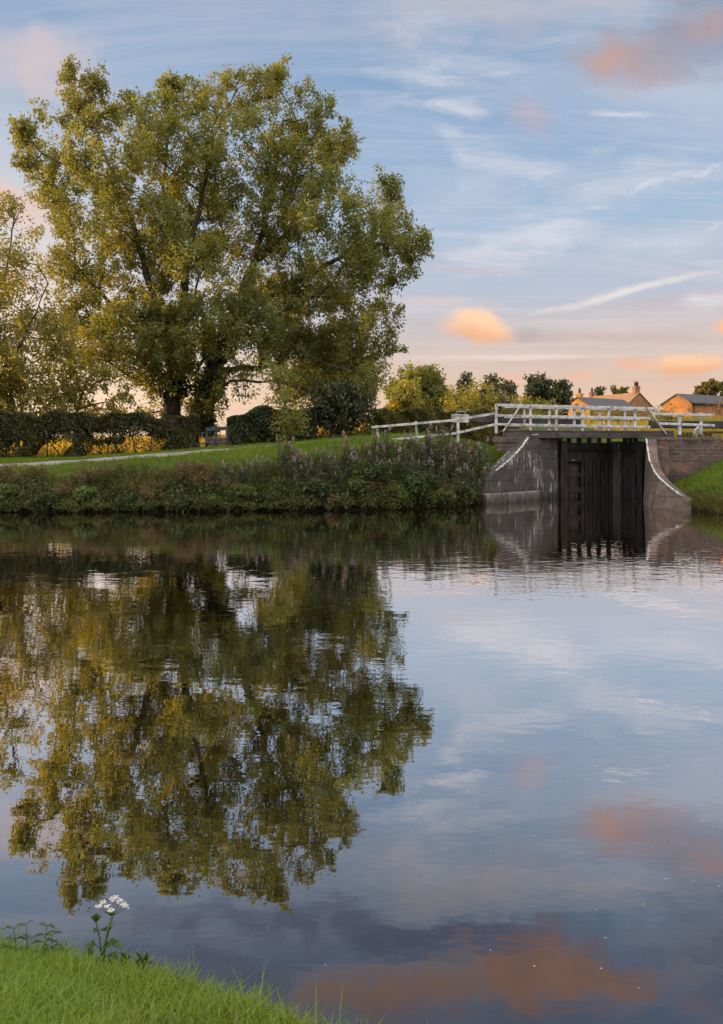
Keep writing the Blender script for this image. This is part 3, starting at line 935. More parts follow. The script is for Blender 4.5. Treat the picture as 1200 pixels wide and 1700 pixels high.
# ------------------------------------------------------------------ the big tree across the water
def big_tree():
    D = 41.0
    lobes = [
        (150, 185, 40, 46), (122, 128, 10, 20, 0), (140, 150, 22, 22, 0), (205, 205, 30, 40), (214, 165, 12, 18, 0), (60, 232, 26, 22, 0), (92, 285, 50, 34), (42, 268, 18, 20, 0), (40, 222, 12, 16, 0),
        (78, 205, 22, 18, 0), (180, 255, 70, 55), (250, 200, 48, 42), (275, 145, 12, 18, 0), (300, 172, 44, 34), (345, 175, 30, 30), (395, 150, 36, 32), (455, 150, 44, 32), (462, 128, 18, 10, 0),
        (515, 185, 44, 40), (560, 235, 34, 34), (585, 240, 14, 12, 0), (500, 260, 80, 60), (400, 245, 80, 70), (300, 260, 80, 60),
        (130, 345, 62, 52), (90, 330, 24, 30, 0), (225, 350, 80, 66), (330, 360, 90, 76), (440, 360, 90, 76), (535, 345, 56, 56),
        (632, 332, 26, 34), (650, 305, 14, 14, 0), (615, 365, 40, 36), (660, 385, 44, 34), (700, 395, 18, 22, 0), (685, 430, 26, 22, 0), (625, 425, 56, 40), (560, 430, 70, 56),
        (460, 460, 90, 66), (350, 465, 90, 70), (235, 450, 84, 60), (140, 430, 60, 52), (95, 415, 24, 30, 0), (640, 480, 22, 22, 0), (600, 500, 56, 42),
        (520, 535, 74, 56), (420, 530, 60, 40), (320, 545, 70, 44), (225, 540, 80, 46), (140, 520, 54, 46), (585, 570, 60, 38), (640, 575, 16, 16, 0), (625, 618, 24, 26),
        (500, 610, 54, 40), (560, 625, 50, 38), (300, 600, 44, 30), (225, 600, 50, 28), (150, 590, 46, 30), (340, 660, 26, 26, -1), (370, 640, 22, 40, -2),
        (468, 655, 34, 28, -6.5), (478, 695, 24, 24, -8), (462, 722, 12, 18, -8.2), (490, 710, 16, 12, -8.2), (590, 660, 30, 30), (530, 650, 40, 24),
        (440, 600, 40, 30, 2), (480, 570, 60, 40, 3), (560, 590, 60, 40, 3), (600, 600, 40, 44, 1), (620, 560, 34, 40, 0), (520, 620, 60, 36, 3), (580, 640, 44, 30, 2), (490, 650, 40, 26, 1), (610, 650, 26, 24, 1), (430, 540, 50, 30, -3), (280, 560, 60, 40, -3), (200, 560, 70, 40, -3), (240, 620, 50, 26, -2), (360, 560, 40, 40, -4), (120, 560, 50, 36, 3),
        (121, 112, 5, 9, 0), (118, 132, 7, 7, 0), (165, 152, 9, 12, 0), (172, 140, 5, 8, 0), (277, 134, 5, 10, 0), (216, 158, 6, 10, 0), (334, 148, 5, 9, 0), (36, 204, 5, 9, 0), (46, 222, 7, 8, 0), (29, 262, 8, 9, 0), (34, 278, 7, 7, 0),
        (592, 236, 8, 6, 0), (570, 205, 9, 9, 0), (548, 180, 10, 8, 0), (634, 297, 6, 8, 0), (660, 300, 5, 9, 0), (645, 315, 9, 9, 0), (712, 388, 7, 8, 0), (703, 420, 8, 9, 0), (688, 440, 8, 8, 0), (674, 360, 9, 9, 0), (655, 470, 10, 9, 0), (660, 520, 7, 8, 0), (652, 560, 9, 8, 0), (660, 585, 6, 6, 0), (460, 122, 7, 5, 0), (380, 125, 8, 6, 0), (398, 122, 6, 5, 0), (430, 126, 6, 5, 0), (500, 150, 8, 7, 0), (250, 168, 7, 9, 0), (300, 140, 5, 8, 0), (75, 185, 7, 9, 0), (104, 205, 8, 8, 0)]
    tips = lobe_tips(lobes, D, 1.6, 1.0, depth=5.5)
    tsc = LAST['scale']
    g = float(height(-10.8, 41.0))
    b1 = np.array([-10.8, 41.0, g - 0.1]); b2 = np.array([-9.2, 41.4, g - 0.1])
    Pd = lambda px, py, dd=0: P(px, py, D + dd)
    seeds = [
        [b1, Pd(287, 660), Pd(292, 600), Pd(300, 520), Pd(312, 430), Pd(335, 320), Pd(350, 220), Pd(392, 150)],
        [b2, Pd(343, 660, .4), Pd(358, 600, .4), Pd(385, 530, .5), Pd(420, 440, 1), Pd(450, 330, 1), Pd(470, 200, 1)],
        [Pd(292, 600), Pd(262, 520, -1), Pd(238, 430, -1.5), Pd(200, 320, -2), Pd(175, 260, -2), Pd(150, 190, -1)],
        [Pd(200, 320, -2), Pd(140, 290, -2), Pd(70, 255, -1)],
        [Pd(292, 600), Pd(240, 560, 2), Pd(180, 500, 3), Pd(120, 440, 3)],
        [Pd(385, 530, .5), Pd(450, 490, 2), Pd(540, 440, 3), Pd(620, 405, 2), Pd(690, 398, 0)],
        [Pd(385, 530, .5), Pd(440, 540, -2), Pd(500, 580, -3), Pd(560, 610, -3)],
        [Pd(420, 440, 1), Pd(490, 370, 3), Pd(560, 280, 3)],
        [Pd(312, 430), Pd(270, 320, 3), Pd(280, 200, 2)],
        [Pd(292, 600), Pd(300, 560, 4), Pd(330, 460, 6), Pd(400, 330, 6)],
        [Pd(385, 530, .5), Pd(430, 570, -3), Pd(460, 630, -6.4), Pd(474, 690, -8)],
        [Pd(287, 660), Pd(240, 640, -1), Pd(180, 600, -2), Pd(130, 590, -2)],
    ]
    nodes, par, lines, rad, dirs = grow(seeds, tips, 0.7, 0.22)
    t = thing('ash_tree', 'huge spreading green and gold ash tree with twin ivy clad trunks behind the hedge', 'tree', (-10.0, 41.0, g))
    mb = branch_mesh(nodes, lines, rad, 0.50, 0.010)
    mb.build('trunk', M['bark'], t, smooth=True)
    thin = np.where((rad < 5.0) & (rad > 1.0) & (rng.uniform(size=len(rad)) < 0.20) & (nodes[:, 2] > 5))[0]
    tips2 = np.concatenate([tips, nodes[thin]])
    dirs2 = np.concatenate([dirs, unit(rng.normal(size=(len(thin), 3)))])
    tsc2 = np.concatenate([tsc, np.full(len(thin), 0.5)])
    v, f = spray(tips2, dirs2, 255, 0.48, 0.205, 0.095, scale=tsc2)
    mesh_obj('crown', v, f, M['ash'], t)
    # ivy round both stems
    pts = []
    for a in (seeds[0][:4], seeds[1][:4]):
        a = np.array(a)
        for k in range(len(a) - 1):
            m = int(np.linalg.norm(a[k + 1] - a[k]) * 620)
            u = rng.uniform(0, 1, m)[:, None]
            th = rng.uniform(0, 2 * math.pi, m)
            rr = rng.uniform(0.45, 0.95, m) * (0.8 + 0.3 * np.sin(u[:, 0] * 6))
            pts.append(a[k] + (a[k + 1] - a[k]) * u + np.stack([np.cos(th) * rr, np.sin(th) * rr, np.zeros(m)], -1))
    v, f = leaf_quads(np.concatenate(pts), 0.22, 0.17)
    mesh_obj('ivy', v, f, M['ivy'], t)


big_tree()


def lobed_tree(name, label, D, trunk, lobes, mat, leaf=(0.3, 0.14), per=1.0, n_per=90, sigma=0.45, base_r=0.3, group=None, cat='tree', depth=2.5, bark=None, sag=0.15, step=0.7, bf=0.25, rz=1.0, base_z=None, droop=0.25):
    """trunk: list of polylines in photograph pixels (first point is set on the ground)"""
    tips = lobe_tips(lobes, D, per, rz, depth=depth)
    tsc = LAST['scale']
    seeds = []
    for k, pl in enumerate(trunk):
        pts = [P(p[0], p[1], D + (p[2] if len(p) > 2 else 0)) for p in pl]
        if k == 0:
            g = float(height(pts[0][0], pts[0][1])) if base_z is None else base_z
            pts[0][2] = g - 0.1
        seeds.append(pts)
    nodes, par, lines, rad, dirs = grow(seeds, tips, step, bf, sag)
    t = thing(name, label, cat, (seeds[0][0][0], seeds[0][0][1], g), group)
    branch_mesh(nodes, lines, rad, base_r, 0.012).build('trunk', bark or M['bark'], t, smooth=True)
    v, f = spray(tips, dirs, n_per, sigma, leaf[0], leaf[1], droop=droop, scale=tsc if D < 45 and sigma > 0.4 else None)
    mesh_obj('crown', v, f, mat, t)
    return t


# tree standing half out of the picture on the left
left_tree = lobed_tree('ash_tree', 'tall golden tree cut off by the left edge, twigs reaching into the sky', 35.8,
    [[(-40, 700), (-25, 650), (-30, 560), (-40, 430), (-45, 330)], [(-25, 650), (20, 600, -1), (60, 520, -2), (80, 470, -2), (62, 440, -2)], [(-30, 560), (10, 450, 1), (20, 380, 1), (32, 350, 1)], [(-30, 560), (-110, 450, 0), (-140, 350, 1)]],
    [(0, 335, 16, 34, 0), (-20, 390, 44, 44), (34, 352, 10, 14, 0), (10, 410, 34, 30), (62, 395, 22, 22), (-60, 330, 60, 60), (-120, 400, 70, 70), (20, 460, 40, 30), (-40, 470, 60, 50), (60, 470, 30, 18),
     (20, 530, 60, 44), (-60, 560, 70, 60), (90, 545, 44, 40), (40, 590, 70, 40), (-20, 620, 70, 40), (110, 600, 50, 34), (-120, 520, 70, 70), (75, 520, 34, 30)],
    M['ash_warm'], (0.185, 0.085), 1.7, 200, 0.46, 0.26)

# hawthorn-like shrubs beyond the hedge
lobed_tree('hawthorn_shrub', 'golden backlit shrub with leaning stems above the left end of the hedge', 36.0, [[(30, 720), (28, 690), (10, 640)], [(28, 690), (60, 650)]],
    [(20, 655, 60, 34), (-50, 650, 60, 40), (80, 660, 50, 26), (30, 690, 70, 20), (100, 690, 40, 20)], M['gold'], (0.18, 0.10), 3.0, 110, 0.3, 0.12, 'shrubs beyond the hedge', 'shrub', 1.5)
lobed_tree('hawthorn_shrub', 'golden shrub with forked bare stems over the middle of the left hedge', 37.0, [[(125, 720), (128, 680), (140, 640), (160, 610)], [(128, 680), (112, 640)], [(128, 690), (185, 665), (215, 645)]],
    [(150, 620, 60, 26), (120, 655, 30, 24), (190, 690, 60, 16), (150, 695, 60, 16), (90, 640, 50, 24), (205, 650, 26, 14)], M['gold'], (0.18, 0.10), 3.0, 110, 0.3, 0.12, 'shrubs beyond the hedge', 'shrub', 1.5)
lobed_tree('hawthorn_shrub', 'small bright yellow shrub between the two ash trunks', 43.0, [[(320, 715), (320, 690), (315, 670)]],
    [(318, 685, 26, 20), (262, 680, 24, 18), (225, 695, 30, 12), (330, 665, 14, 20)], M['gold'], (0.18, 0.10), 3.0, 110, 0.3, 0.08, 'shrubs beyond the hedge', 'shrub', 1.0)
# dark rounded bush under the right side of the ash
lobed_tree('elder_bush', 'dark rounded bush at the path edge between clipped hedges', 35.5, [[(565, 725), (562, 690), (560, 660)]],
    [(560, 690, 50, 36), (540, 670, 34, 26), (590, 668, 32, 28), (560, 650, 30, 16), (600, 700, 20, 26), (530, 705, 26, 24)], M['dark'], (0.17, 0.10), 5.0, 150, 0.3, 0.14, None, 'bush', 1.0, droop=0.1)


# ------------------------------------------------------------------ hedges
def hedge(name, label, line, zbase_pad, top_fn, thick, mat, dens, leaf=(0.11, 0.07), gaps=None, stem_every=0.55):
    """line: plan polyline; top_fn(s01, x) -> top height; gaps(x, hfrac) -> keep probability"""
    line = np.array(line, float)
    seg = np.linalg.norm(np.diff(line, axis=0), axis=1)
    cum = np.concatenate([[0], np.cumsum(seg)])
    L = cum[-1]
    n = int(L * dens)
    s = rng.uniform(0, L, n)
    x = np.interp(s, cum, line[:, 0]); y = np.interp(s, cum, line[:, 1])
    d = (line[-1] - line[0]) / np.linalg.norm(line[-1] - line[0])
    nrm = np.array([-d[1], d[0]])
    zb = height(x, y)
    zt = top_fn(x) + 0.10 * np.sin(x * 2.3) + 0.07 * np.sin(x * 5.1 + 1)
    # shell biased: faces and top
    h = rng.uniform(0, 1, n) ** 0.9
    w = np.sign(rng.uniform(-1, 1, n)) * rng.uniform(0.35, 1.0, n) ** 0.6
    topm = rng.uniform(size=n) < 0.22
    h = np.where(topm, rng.uniform(0.9, 1.02, n), h)
    w = np.where(topm, rng.uniform(-1, 1, n), w)
    w = w * (1 - 0.25 * h) * (1 + 0.18 * np.sin(x * 3.1 + h * 5) + 0.12 * np.sin(x * 7.3 + h * 9))
    keep = np.ones(n, bool)
    if gaps is not None:
        keep = rng.uniform(size=n) < gaps(x, y, h)
    off = w * thick / 2
    pts = np.stack([x + nrm[0] * off, y + nrm[1] * off, zb + (zt - zb) * h], -1)[keep]
    c0 = line.mean(0)
    t = thing(name, label, 'hedge', (c0[0], c0[1], float(height(c0[0], c0[1]))))
    v, f = leaf_quads(pts, leaf[0], leaf[1], droop=0.05)
    mesh_obj('foliage', v, f, mat, t)
    mb = MB()
    k = 0.2
    while k < L:
        bx = np.interp(k, cum, line[:, 0]); by = np.interp(k, cum, line[:, 1])
        z0 = float(height(bx, by)); z1 = float(top_fn(np.array([bx]))[0]) - 0.15
        p = np.array([bx, by, z0 - 0.05])
        pts = [p]
        q = np.array([bx + rng.normal() * 0.25, by + rng.normal() * 0.15, z0 + (z1 - z0) * 0.5])
        e = np.array([bx + rng.normal() * 0.45, by + rng.normal() * 0.2, z1])
        mb.tube([p, q, e], [rng.uniform(0.025, 0.05), 0.025, 0.01], 5, cap=False)
        for _ in range(3):
            a = p + (q - p) * rng.uniform(0.2, 1)
            mb.tube([a, a + np.array([rng.normal() * 0.45, rng.normal() * 0.25, rng.uniform(0.2, 0.8)])], [0.014, 0.006], 4, cap=False)
        k += rng.uniform(0.6, 1.4) * stem_every
    mb.build('stems', M['bark'], t)
    return t


def px_of(x, y):
    return 600 + x / y * FPX


def left_gaps(x, y, h):
    px = px_of(x, y)
    k = np.ones(len(x))
    # ragged holes low in the hedge where the field shows through
    for c, wd, h0, h1, kk in ((25, 16, 0.0, 0.42, 0.22), (88, 30, -0.1, 0.40, 0.03), (108, 22, 0.3, 0.58, 0.35), (165, 24, -0.1, 0.34, 0.06), (168, 22, 0.42, 0.66, 0.15), (238, 40, -0.1, 0.52, 0.09), (230, 34, 0.5, 0.78, 0.45), (-60, 26, 0, 0.4, 0.1)):
        wob = 5 * np.sin(h * 14 + c)
        m = np.clip(1.3 - np.abs(px - c + wob) / wd, 0, 1) * ((h > h0) & (h < h1 + 0.06 * np.sin(px * 0.35)))
        k = np.minimum(k, np.where(m > 0.3, kk, 1.0))
    return k


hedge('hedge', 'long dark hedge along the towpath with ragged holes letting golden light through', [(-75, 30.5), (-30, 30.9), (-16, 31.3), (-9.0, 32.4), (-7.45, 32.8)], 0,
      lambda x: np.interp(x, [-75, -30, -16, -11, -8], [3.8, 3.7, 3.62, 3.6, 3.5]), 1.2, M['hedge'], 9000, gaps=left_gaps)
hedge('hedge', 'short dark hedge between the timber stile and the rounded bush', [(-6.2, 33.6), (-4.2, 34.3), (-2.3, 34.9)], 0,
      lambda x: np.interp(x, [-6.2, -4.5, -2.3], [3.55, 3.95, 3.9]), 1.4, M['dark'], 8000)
hedge('hedge', 'clipped green hedge running behind the white sloping handrail', [(0.6, 38.2), (3.0, 38.0), (5.5, 37.6), (8.2, 37.4)], 0,
      lambda x: np.interp(x, [0.6, 3, 6, 8.2], [4.0, 4.15, 4.0, 3.9]), 1.8, M['mid'], 7000)

# timber stile in the gap of the hedge
st = thing('stile', 'low grey timber frame with two openings standing in the hedge gap', 'stile', (*P(358, 738, 33.0)[:2], float(height(-6.7, 33.0))))
mb = MB()
zg = float(height(-6.7, 33.0))
q = lambda px, py, dd=0: P(px, py, 33.0 + dd)
for px in (343, 358.5, 377):
    a = q(px, 712); b = q(px, 712); b[2] = zg - 0.1
    mb.build if False else mb.beam(b, a, 0.12, 0.10, (0, 1, 0))
mb.build('post', M['stile_wood'], st, bevel=0.008)
for (ya, yb, hh) in ((713, 711, 0.17), (731, 729.5, 0.16), (737, 735.5, 0.12)):
    mb = MB(); mb.beam(q(341, ya, -0.06), q(379, yb, -0.06), 0.05, hh); mb.build('rail', M['stile_wood'], st, bevel=0.006)
mb = MB(); mb.beam(q(322, 739, -0.5), q(346, 734, -0.2), 0.3, 0.06); mb.beam(q(326, 745, -0.45) * [1, 1, 1], q(326, 738, -0.45), 0.1, 0.1, (0, 1, 0)); mb.build('step_plank', M['stile_wood'], st, bevel=0.006)

# ------------------------------------------------------------------ lock: walls
def loft_wall(name, label, stations, mat, back, cat='wall'):
    """stations: (bottom front point, top front point, top back point)"""
    st = [tuple(np.asarray(p, float) for p in s) for s in stations]
    base = st[len(st) // 2][0].copy(); base[2] = 0
    t = thing(name, label, cat, base)
    vs = []; fs = []
    nrow = 9
    for b, tp, bk in st:
        for k in range(nrow):
            u = k / (nrow - 1)
            vs.append(b + (tp - b) * u)
        vs.append(bk)
        vs.append(np.array([bk[0], bk[1], -1.0]))
    m = nrow + 2
    for i in range(len(st) - 1):
        for k in range(m - 1):
            fs.append([i * m + k, (i + 1) * m + k, (i + 1) * m + k + 1, i * m + k + 1])
    fs.append([k for k in range(m)])
    fs.append([(len(st) - 1) * m + k for k in range(m)][::-1])
    mesh_obj('masonry', vs, fs, mat, t)
    return t


def W(px, D, z):
    p = P(px, HOR, D); p[2] = z
    return p


def resample(pts, n):
    pts = np.array(pts, float)
    u = np.linspace(0, len(pts) - 1, n)
    return np.stack([np.interp(u, range(len(pts)), pts[:, k]) for k in range(pts.shape[1])], -1)


# left wing wall: bottom / top given as (px, depth) and top height
Lb = resample([(925, 31.0), (914, 30.6), (898, 30.2), (880, 29.6), (862, 29.1), (848, 28.75), (832, 28.4), (818, 28.15), (800, 27.9)], 33)
Lt = resample([(925, 31.05, 2.67), (914, 30.65, 2.68), (898, 30.2, 2.68), (881, 29.65, 2.66), (868, 29.3, 2.18), (855, 28.95, 1.83), (836, 28.55, 1.43), (820, 28.2, 1.15), (802, 27.95, 0.62)], 33)
stn = []
for b, tq in zip(Lb, Lt):
    tp = W(tq[0], tq[1], tq[2])
    stn.append((W(b[0], b[1], -1.0), tp, tp + np.array([-0.35, 0.55, 0.0])))
lw = loft_wall('wing_wall', 'dark curved stone wing wall streaked with white lime left of the lock gates', stn, M['stone'], None)
# ledge course near the water
mb = MB()
pts = [W(b[0], b[1] - 0.0, 0.10) + np.array([0.06, -0.10, 0]) for b in Lb[10:]]
for a, c in zip(pts[:-1], pts[1:]):
    mb.beam(a + (a - c) * 0.02, c, 0.30, 0.56)
mb.build('plinth', M['plinth'], lw, bevel=0.03)


def painted_edge(parent, tops, dr, w=0.075, h=0.05, joints=()):
    for (a, b) in joints:
        mb = MB()
        for k in range(a, b):
            p = tops[k] + dr; c = tops[k + 1] + dr
            e = (c - p) * 0.06 * (k == b - 1)
            mb.beam(p, c - e, w, h)
        mb.build('painted_edge', M['white_edge'], parent)


tops = [s[1] for s in stn]
painted_edge(lw, tops, np.array([-0.03, -0.0, 0.02]), 0.07, 0.045, ((5, 11), (13, 16), (16, 19), (19, 23), (23, 27)))

# right wing wall
Rb = resample([(1069, 30.6), (1066, 29.6), (1064, 28.6), (1064, 27.6), (1066, 26.5), (1071, 25.5), (1085, 25.0), (1108, 24.85), (1146, 24.7)], 33)
Rt = resample([(1073, 30.7, 2.5), (1073, 29.8, 2.46), (1075, 28.9, 2.1), (1078, 28.0, 1.65), (1086, 27.1, 1.24), (1095, 26.4, 1.02), (1112, 25.7, 0.73), (1128, 25.2, 0.52), (1148, 24.9, 0.34)], 33)
stn = []
for k, (b, tq) in enumerate(zip(Rb, Rt)):
    tp = W(tq[0], tq[1], tq[2])
    u = k / 32
    stn.append((W(b[0], b[1], -1.0), tp, tp + np.array([0.5 - 0.1 * u, 0.15 + 0.4 * u, 0.0])))
rw = loft_wall('wing_wall', 'brown curved stone wing wall with a white edge right of the lock gates', stn, M['stone_warm'], None)
tops = [s[1] for s in stn]
painted_edge(rw, tops, np.array([0.0, 0.0, 0.02]), 0.06, 0.05, ((1, 8), (8, 14), (14, 20), (20, 25), (25, 29)))

# parapet on the right with its pier
pw = thing('parapet_wall', 'low dark coursed stone wall above the grass right of the lock', 'wall', (13.5, 30.6, 1.2))
mb = MB()
mb.hexa([W(1074, 30.75, 0.3), W(1290, 30.3, 0.3), W(1290, 30.8, 0.3), W(1074, 31.2, 0.3), W(1074, 30.75, 2.42), W(1290, 30.3, 2.52), W(1290, 30.8, 2.52), W(1074, 31.2, 2.42)])
mb.build('masonry', M['brick'], pw, bevel=0.02)
for k in range(7):
    mb = MB()
    a = 1076 + k * 30 ; b = a + 29.4
    mb.hexa([W(a, 30.68 - k * .06, 2.425), W(b, 30.68 - k * .06, 2.43), W(b, 31.2 - k * .06, 2.43), W(a, 31.2 - k * .06, 2.425), W(a, 30.68 - k * .06, 2.57), W(b, 30.68 - k * .06, 2.58), W(b, 31.2 - k * .06, 2.58), W(a, 31.2 - k * .06, 2.57)])
    mb.build('coping_stone', M['brick'], pw, bevel=0.015)
mb = MB()
mb.hexa([W(1078, 30.35, -0.5), W(1110, 30.3, -0.5), W(1110, 30.72, -0.5), W(1078, 30.72, -0.5), W(1078, 30.35, 2.26), W(1110, 30.3, 2.1), W(1110, 30.72, 2.1), W(1078, 30.72, 2.26)])
mb.build('pier', M['stone_warm'], pw, bevel=0.03)

# small stepped wall on the left under the bridge brace
sw = thing('retaining_wall', 'little stepped stone wall under the left end of the footbridge', 'wall', (6.4, 29.9, 1.5))
mb = MB()
for k, (a, b, z0, z1) in enumerate(((817, 879, 2.36, 2.60), (824, 877, 2.0, 2.36), (846, 871, 1.6, 2.0))):
    mb.hexa([W(a, 29.75 + 0.05 * k, z0), W(b, 29.9 + 0.05 * k, z0), W(b, 30.6, z0), W(a, 30.6, z0), W(a, 29.75 + 0.05 * k, z1 - 0.004), W(b, 29.9 + 0.05 * k, z1 - 0.004), W(b, 30.6, z1 - 0.004), W(a, 30.6, z1 - 0.004)])
mb.build('masonry', M['brick'], sw, bevel=0.02)
mb = MB(); mb.hexa([W(834, 29.85, 2.62), W(882, 30.1, 2.62), W(882, 30.5, 2.62), W(834, 30.4, 2.62), W(834, 29.85, 2.92), W(882, 30.1, 2.92), W(882, 30.5, 2.92), W(834, 30.4, 2.92)])
mb.build('abutment_block', M['stone_warm'], sw, bevel=0.02)

# chamber side walls behind the gates
cw = thing('chamber_wall', 'flat topped lock chamber wall with white coping behind the left gate', 'wall', (8.0, 33, 0))
mb = MB(); mb.hexa([W(925, 31.1, -1), (8.9, 32.0, -1), (8.9, 41, -1), (7.8, 41, -1), W(925, 31.1, 2.62), (8.9, 32.0, 2.62), (8.9, 41, 2.62), (7.8, 41, 2.62)]); mb.build('masonry', M['stone'], cw)
mb = MB(); mb.beam((7.9, 31.05, 2.66), (9.05, 31.9, 2.66), 0.12, 0.07); mb.build('painted_edge', M['white_edge'], cw)
cw = thing('chamber_wall', 'lock chamber wall behind the right gate', 'wall', (12.4, 33, 0))
mb = MB(); mb.hexa([W(1070, 31.0, -1), (12.7, 31.5, -1), (13.2, 41, -1), (12.4, 41, -1), W(1070, 31.0, 2.35), (12.7, 31.5, 2.35), (13.2, 41, 2.35), (12.4, 41, 2.35)]); mb.build('masonry', M['stone_warm'], cw)

# ------------------------------------------------------------------ lock gates
def gate(label, A, B, n_planks, sluice):
    """A hinge, B mitre (plan points); water side faces the lens"""
    A = np.array([*A, 0.0]); B = np.array([*B, 0.0])
    d = B - A; L = np.linalg.norm(d); d /= L
    nrm = np.array([d[1], -d[0], 0]);
    if nrm[1] > 0: nrm = -nrm
    t = thing('lock_gate', label, 'lock gate', (*((A + B) / 2)[:2], 0), 'pair of timber lock gates')
    U = lambda s, z, o=0.0: A + d * s + nrm * o + np.array([0, 0, z])
    for nm, s, mt in (('heel_post', 0.14, M['gate_wood']), ('mitre_post', L - 0.14, M['post_wood'])):
        mb = MB(); mb.beam(U(s, -1), U(s, 2.42), 0.34 if nm == 'heel_post' else 0.26, 0.28, nrm); mb.build(nm, mt, t, bevel=0.015)
    for z, hh, o in ((2.22, 0.26, 0.04), (2.02, 0.05, 0.10), (1.62, 0.18, 0.0), (0.95, 0.2, 0.0), (0.28, 0.22, 0.0)):
        mb = MB(); mb.beam(U(0.3, z, o), U(L - 0.27, z, o), 0.2, hh); mb.build('rail', M['gate_wood'], t, bevel=0.01)
    mb = MB(); mb.beam(U(0.3, 1.9, -0.02), U(L - 0.27, 1.9, -0.02), 0.08, 0.50); mb.build('top_boarding', M['gate_wood'], t)
    mb = MB(); mb.beam(U(0.3, 0.4, -0.12), U(L - 0.27, 0.4, -0.12), 0.04, 2.5); mb.build('back_boarding', M['gate_wood'], t)
    s0 = 0.95 if sluice else 0.34
    stp = (L - 0.32 - s0) / n_planks
    for k in range(n_planks):
        s = s0 + stp * (k + 0.5)
        mb = MB(); mb.beam(U(s, -1, 0.13), U(s, 1.66 + 0.02 * math.sin(k * 3.3), 0.13), stp * 0.68, 0.06, nrm); mb.build('fender_plank', M['gate_wood'], t, bevel=0.01)
    # short uprights that carry the walkway
    for k in range(5 if sluice else 3):
        s = 0.45 + (L - 0.9) * k / (4 if sluice else 2)
        mb = MB(); mb.beam(U(s, 2.33), U(s, 2.76), 0.15, 0.15, nrm); mb.build('walkway_strut', M['deck_wood'], t, bevel=0.008)
    if sluice:
        mb = MB(); mb.beam(U(0.62, 1.35, 0.06), U(0.62, 0.0, 0.06), 0.5, 0.02, nrm); mb.build('sluice_plate', M['gate_wood'], t)
        mb = MB(); mb.beam(U(0.5, 1.6, 0.11), U(0.66, 1.6, 0.11), 0.03, 0.07); mb.build('bracket', M['lit_wood'], t)
    return t


GA = W(930, 31.25, 0)[:2]; GM = W(1024, 32.3, 0)[:2]; GB = W(1068, 30.9, 0)[:2]
gate('wide left lock gate of wet black timber with a row of fender planks', GA, GM, 8, True)
gate('narrow right lock gate of wet black timber beside the brown wing wall', GB, GM + (GB - GM) * 0.02, 5, False)

# ------------------------------------------------------------------ balance beams
def bal(label, p, q, w, h, white=None):
    t = thing('balance_beam', label, 'balance beam', p)
    p = np.array(p); q = np.array(q)
    d = (q - p) / np.linalg.norm(q - p)
    mb = MB(); mb.beam(p + d * (0.75 if white else 0), q, w, h); mb.build('timber', M['dark_wood'], t, bevel=0.03)
    if white:
        mb = MB(); mb.beam(p, p + d * 0.748, w + 0.02, h + 0.03); mb.build('white_end', M['white_wood'], t, bevel=0.02)
        mb = MB()
        a = p + d * 0.2 + np.array([0, 0, h / 2]); b = p + d * 0.62 + np.array([0, 0, h / 2])
        u = np.array([0, 0, 0.16])
        mb.tube([a, a + u * 0.9, a + u + d * 0.05, b + u - d * 0.05, b + u * 0.9, b], 0.016, 6); mb.build('handle', M['steel'], t, smooth=True)
    return t


bal('thick dark balance beam with a white painted end and steel handle, left of the footbridge', P(750, 694.5, 32.6), P(966, 702, 32.9), 0.34, 0.34, True)
bal('dark brown balance beam reaching off to the right edge behind the railing', P(1078, 704.5, 32.2), P(1300, 706, 31.6), 0.34, 0.34)

# ------------------------------------------------------------------ footbridge over the gates
fb = thing('footbridge', 'timber footbridge with white railings crossing above the lock gates', 'footbridge', (9.5, 31, 2.6))


def fD(px):
    return np.interp(px, [800, 1110], [29.75, 31.0])


def FP(px, py, off=0.0):
    return P(px, py, fD(px) + off)


def yline(px, y0, y1, x0=823, x1=1090):
    return y0 + (y1 - y0) * (px - x0) / (x1 - x0)


# deck: two long side beams and planks
mb = MB(); mb.beam(FP(838, 722), FP(1118, 722.5), 0.16, 0.27); mb.build('side_beam', M['deck_wood'], fb, bevel=0.02)
rear = 1.15
ra = FP(838, 722); rb = FP(1118, 722.5)
mb = MB(); mb.beam(ra + [0.0, rear, 0], rb + [0.0, rear, 0], 0.16, 0.27); mb.build('side_beam', M['deck_wood'], fb, bevel=0.02)
dd = rb - ra; Ln = np.linalg.norm(dd)
mb = MB()
for k in range(44):
    c = ra + dd * (k + 0.5) / 44 + np.array([0, 0, 0.165])
    mb.beam(c + [0, -0.1, 0], c + [0, rear + 0.1, 0], Ln / 44 * 0.93, 0.045)
mb.build('deck', M['deck_wood'], fb)
post_px = (880.5, 923.5, 966.5, 1010, 1053.5)
zrail = lambda px, o: None
for row, o in (('front', 0.0), ('rear', rear)):
    for px in post_px:
        a = FP(px, yline(px, 672, 677.5)); b = FP(px, 720)
        a = a + [0, o, 0]; b = b + [0, o, 0]
        p = MB(); p.beam(b, a, 0.10, 0.09, (0, 1, 0)); po = p.build('post', M['white_wood'], fb, bevel=0.008)
        if o == 0:
            s = MB(); s.beam(b + [0, -0.09, -0.10], b + [0, -0.09, 0.03], 0.13, 0.06, (0, 1, 0)); s.build('shoe', M['gate_wood'], po)
    for (y0, y1, hh) in ((672.5, 678.5, 0.105), (690.0, 694.5, 0.10), (704.5, 709.0, 0.095)):
        x0, x1 = (824, 1090) if y0 < 680 else (824, 1078)
        if o: x0 = 846
        p = MB(); p.beam(FP(x0, yline(x0, y0, y1)) + [0, o - 0.08, 0], FP(x1, yline(x1, y0, y1)) + [0, o - 0.08, 0], 0.05, hh); p.build('rail', M['white_wood'], fb, bevel=0.008)
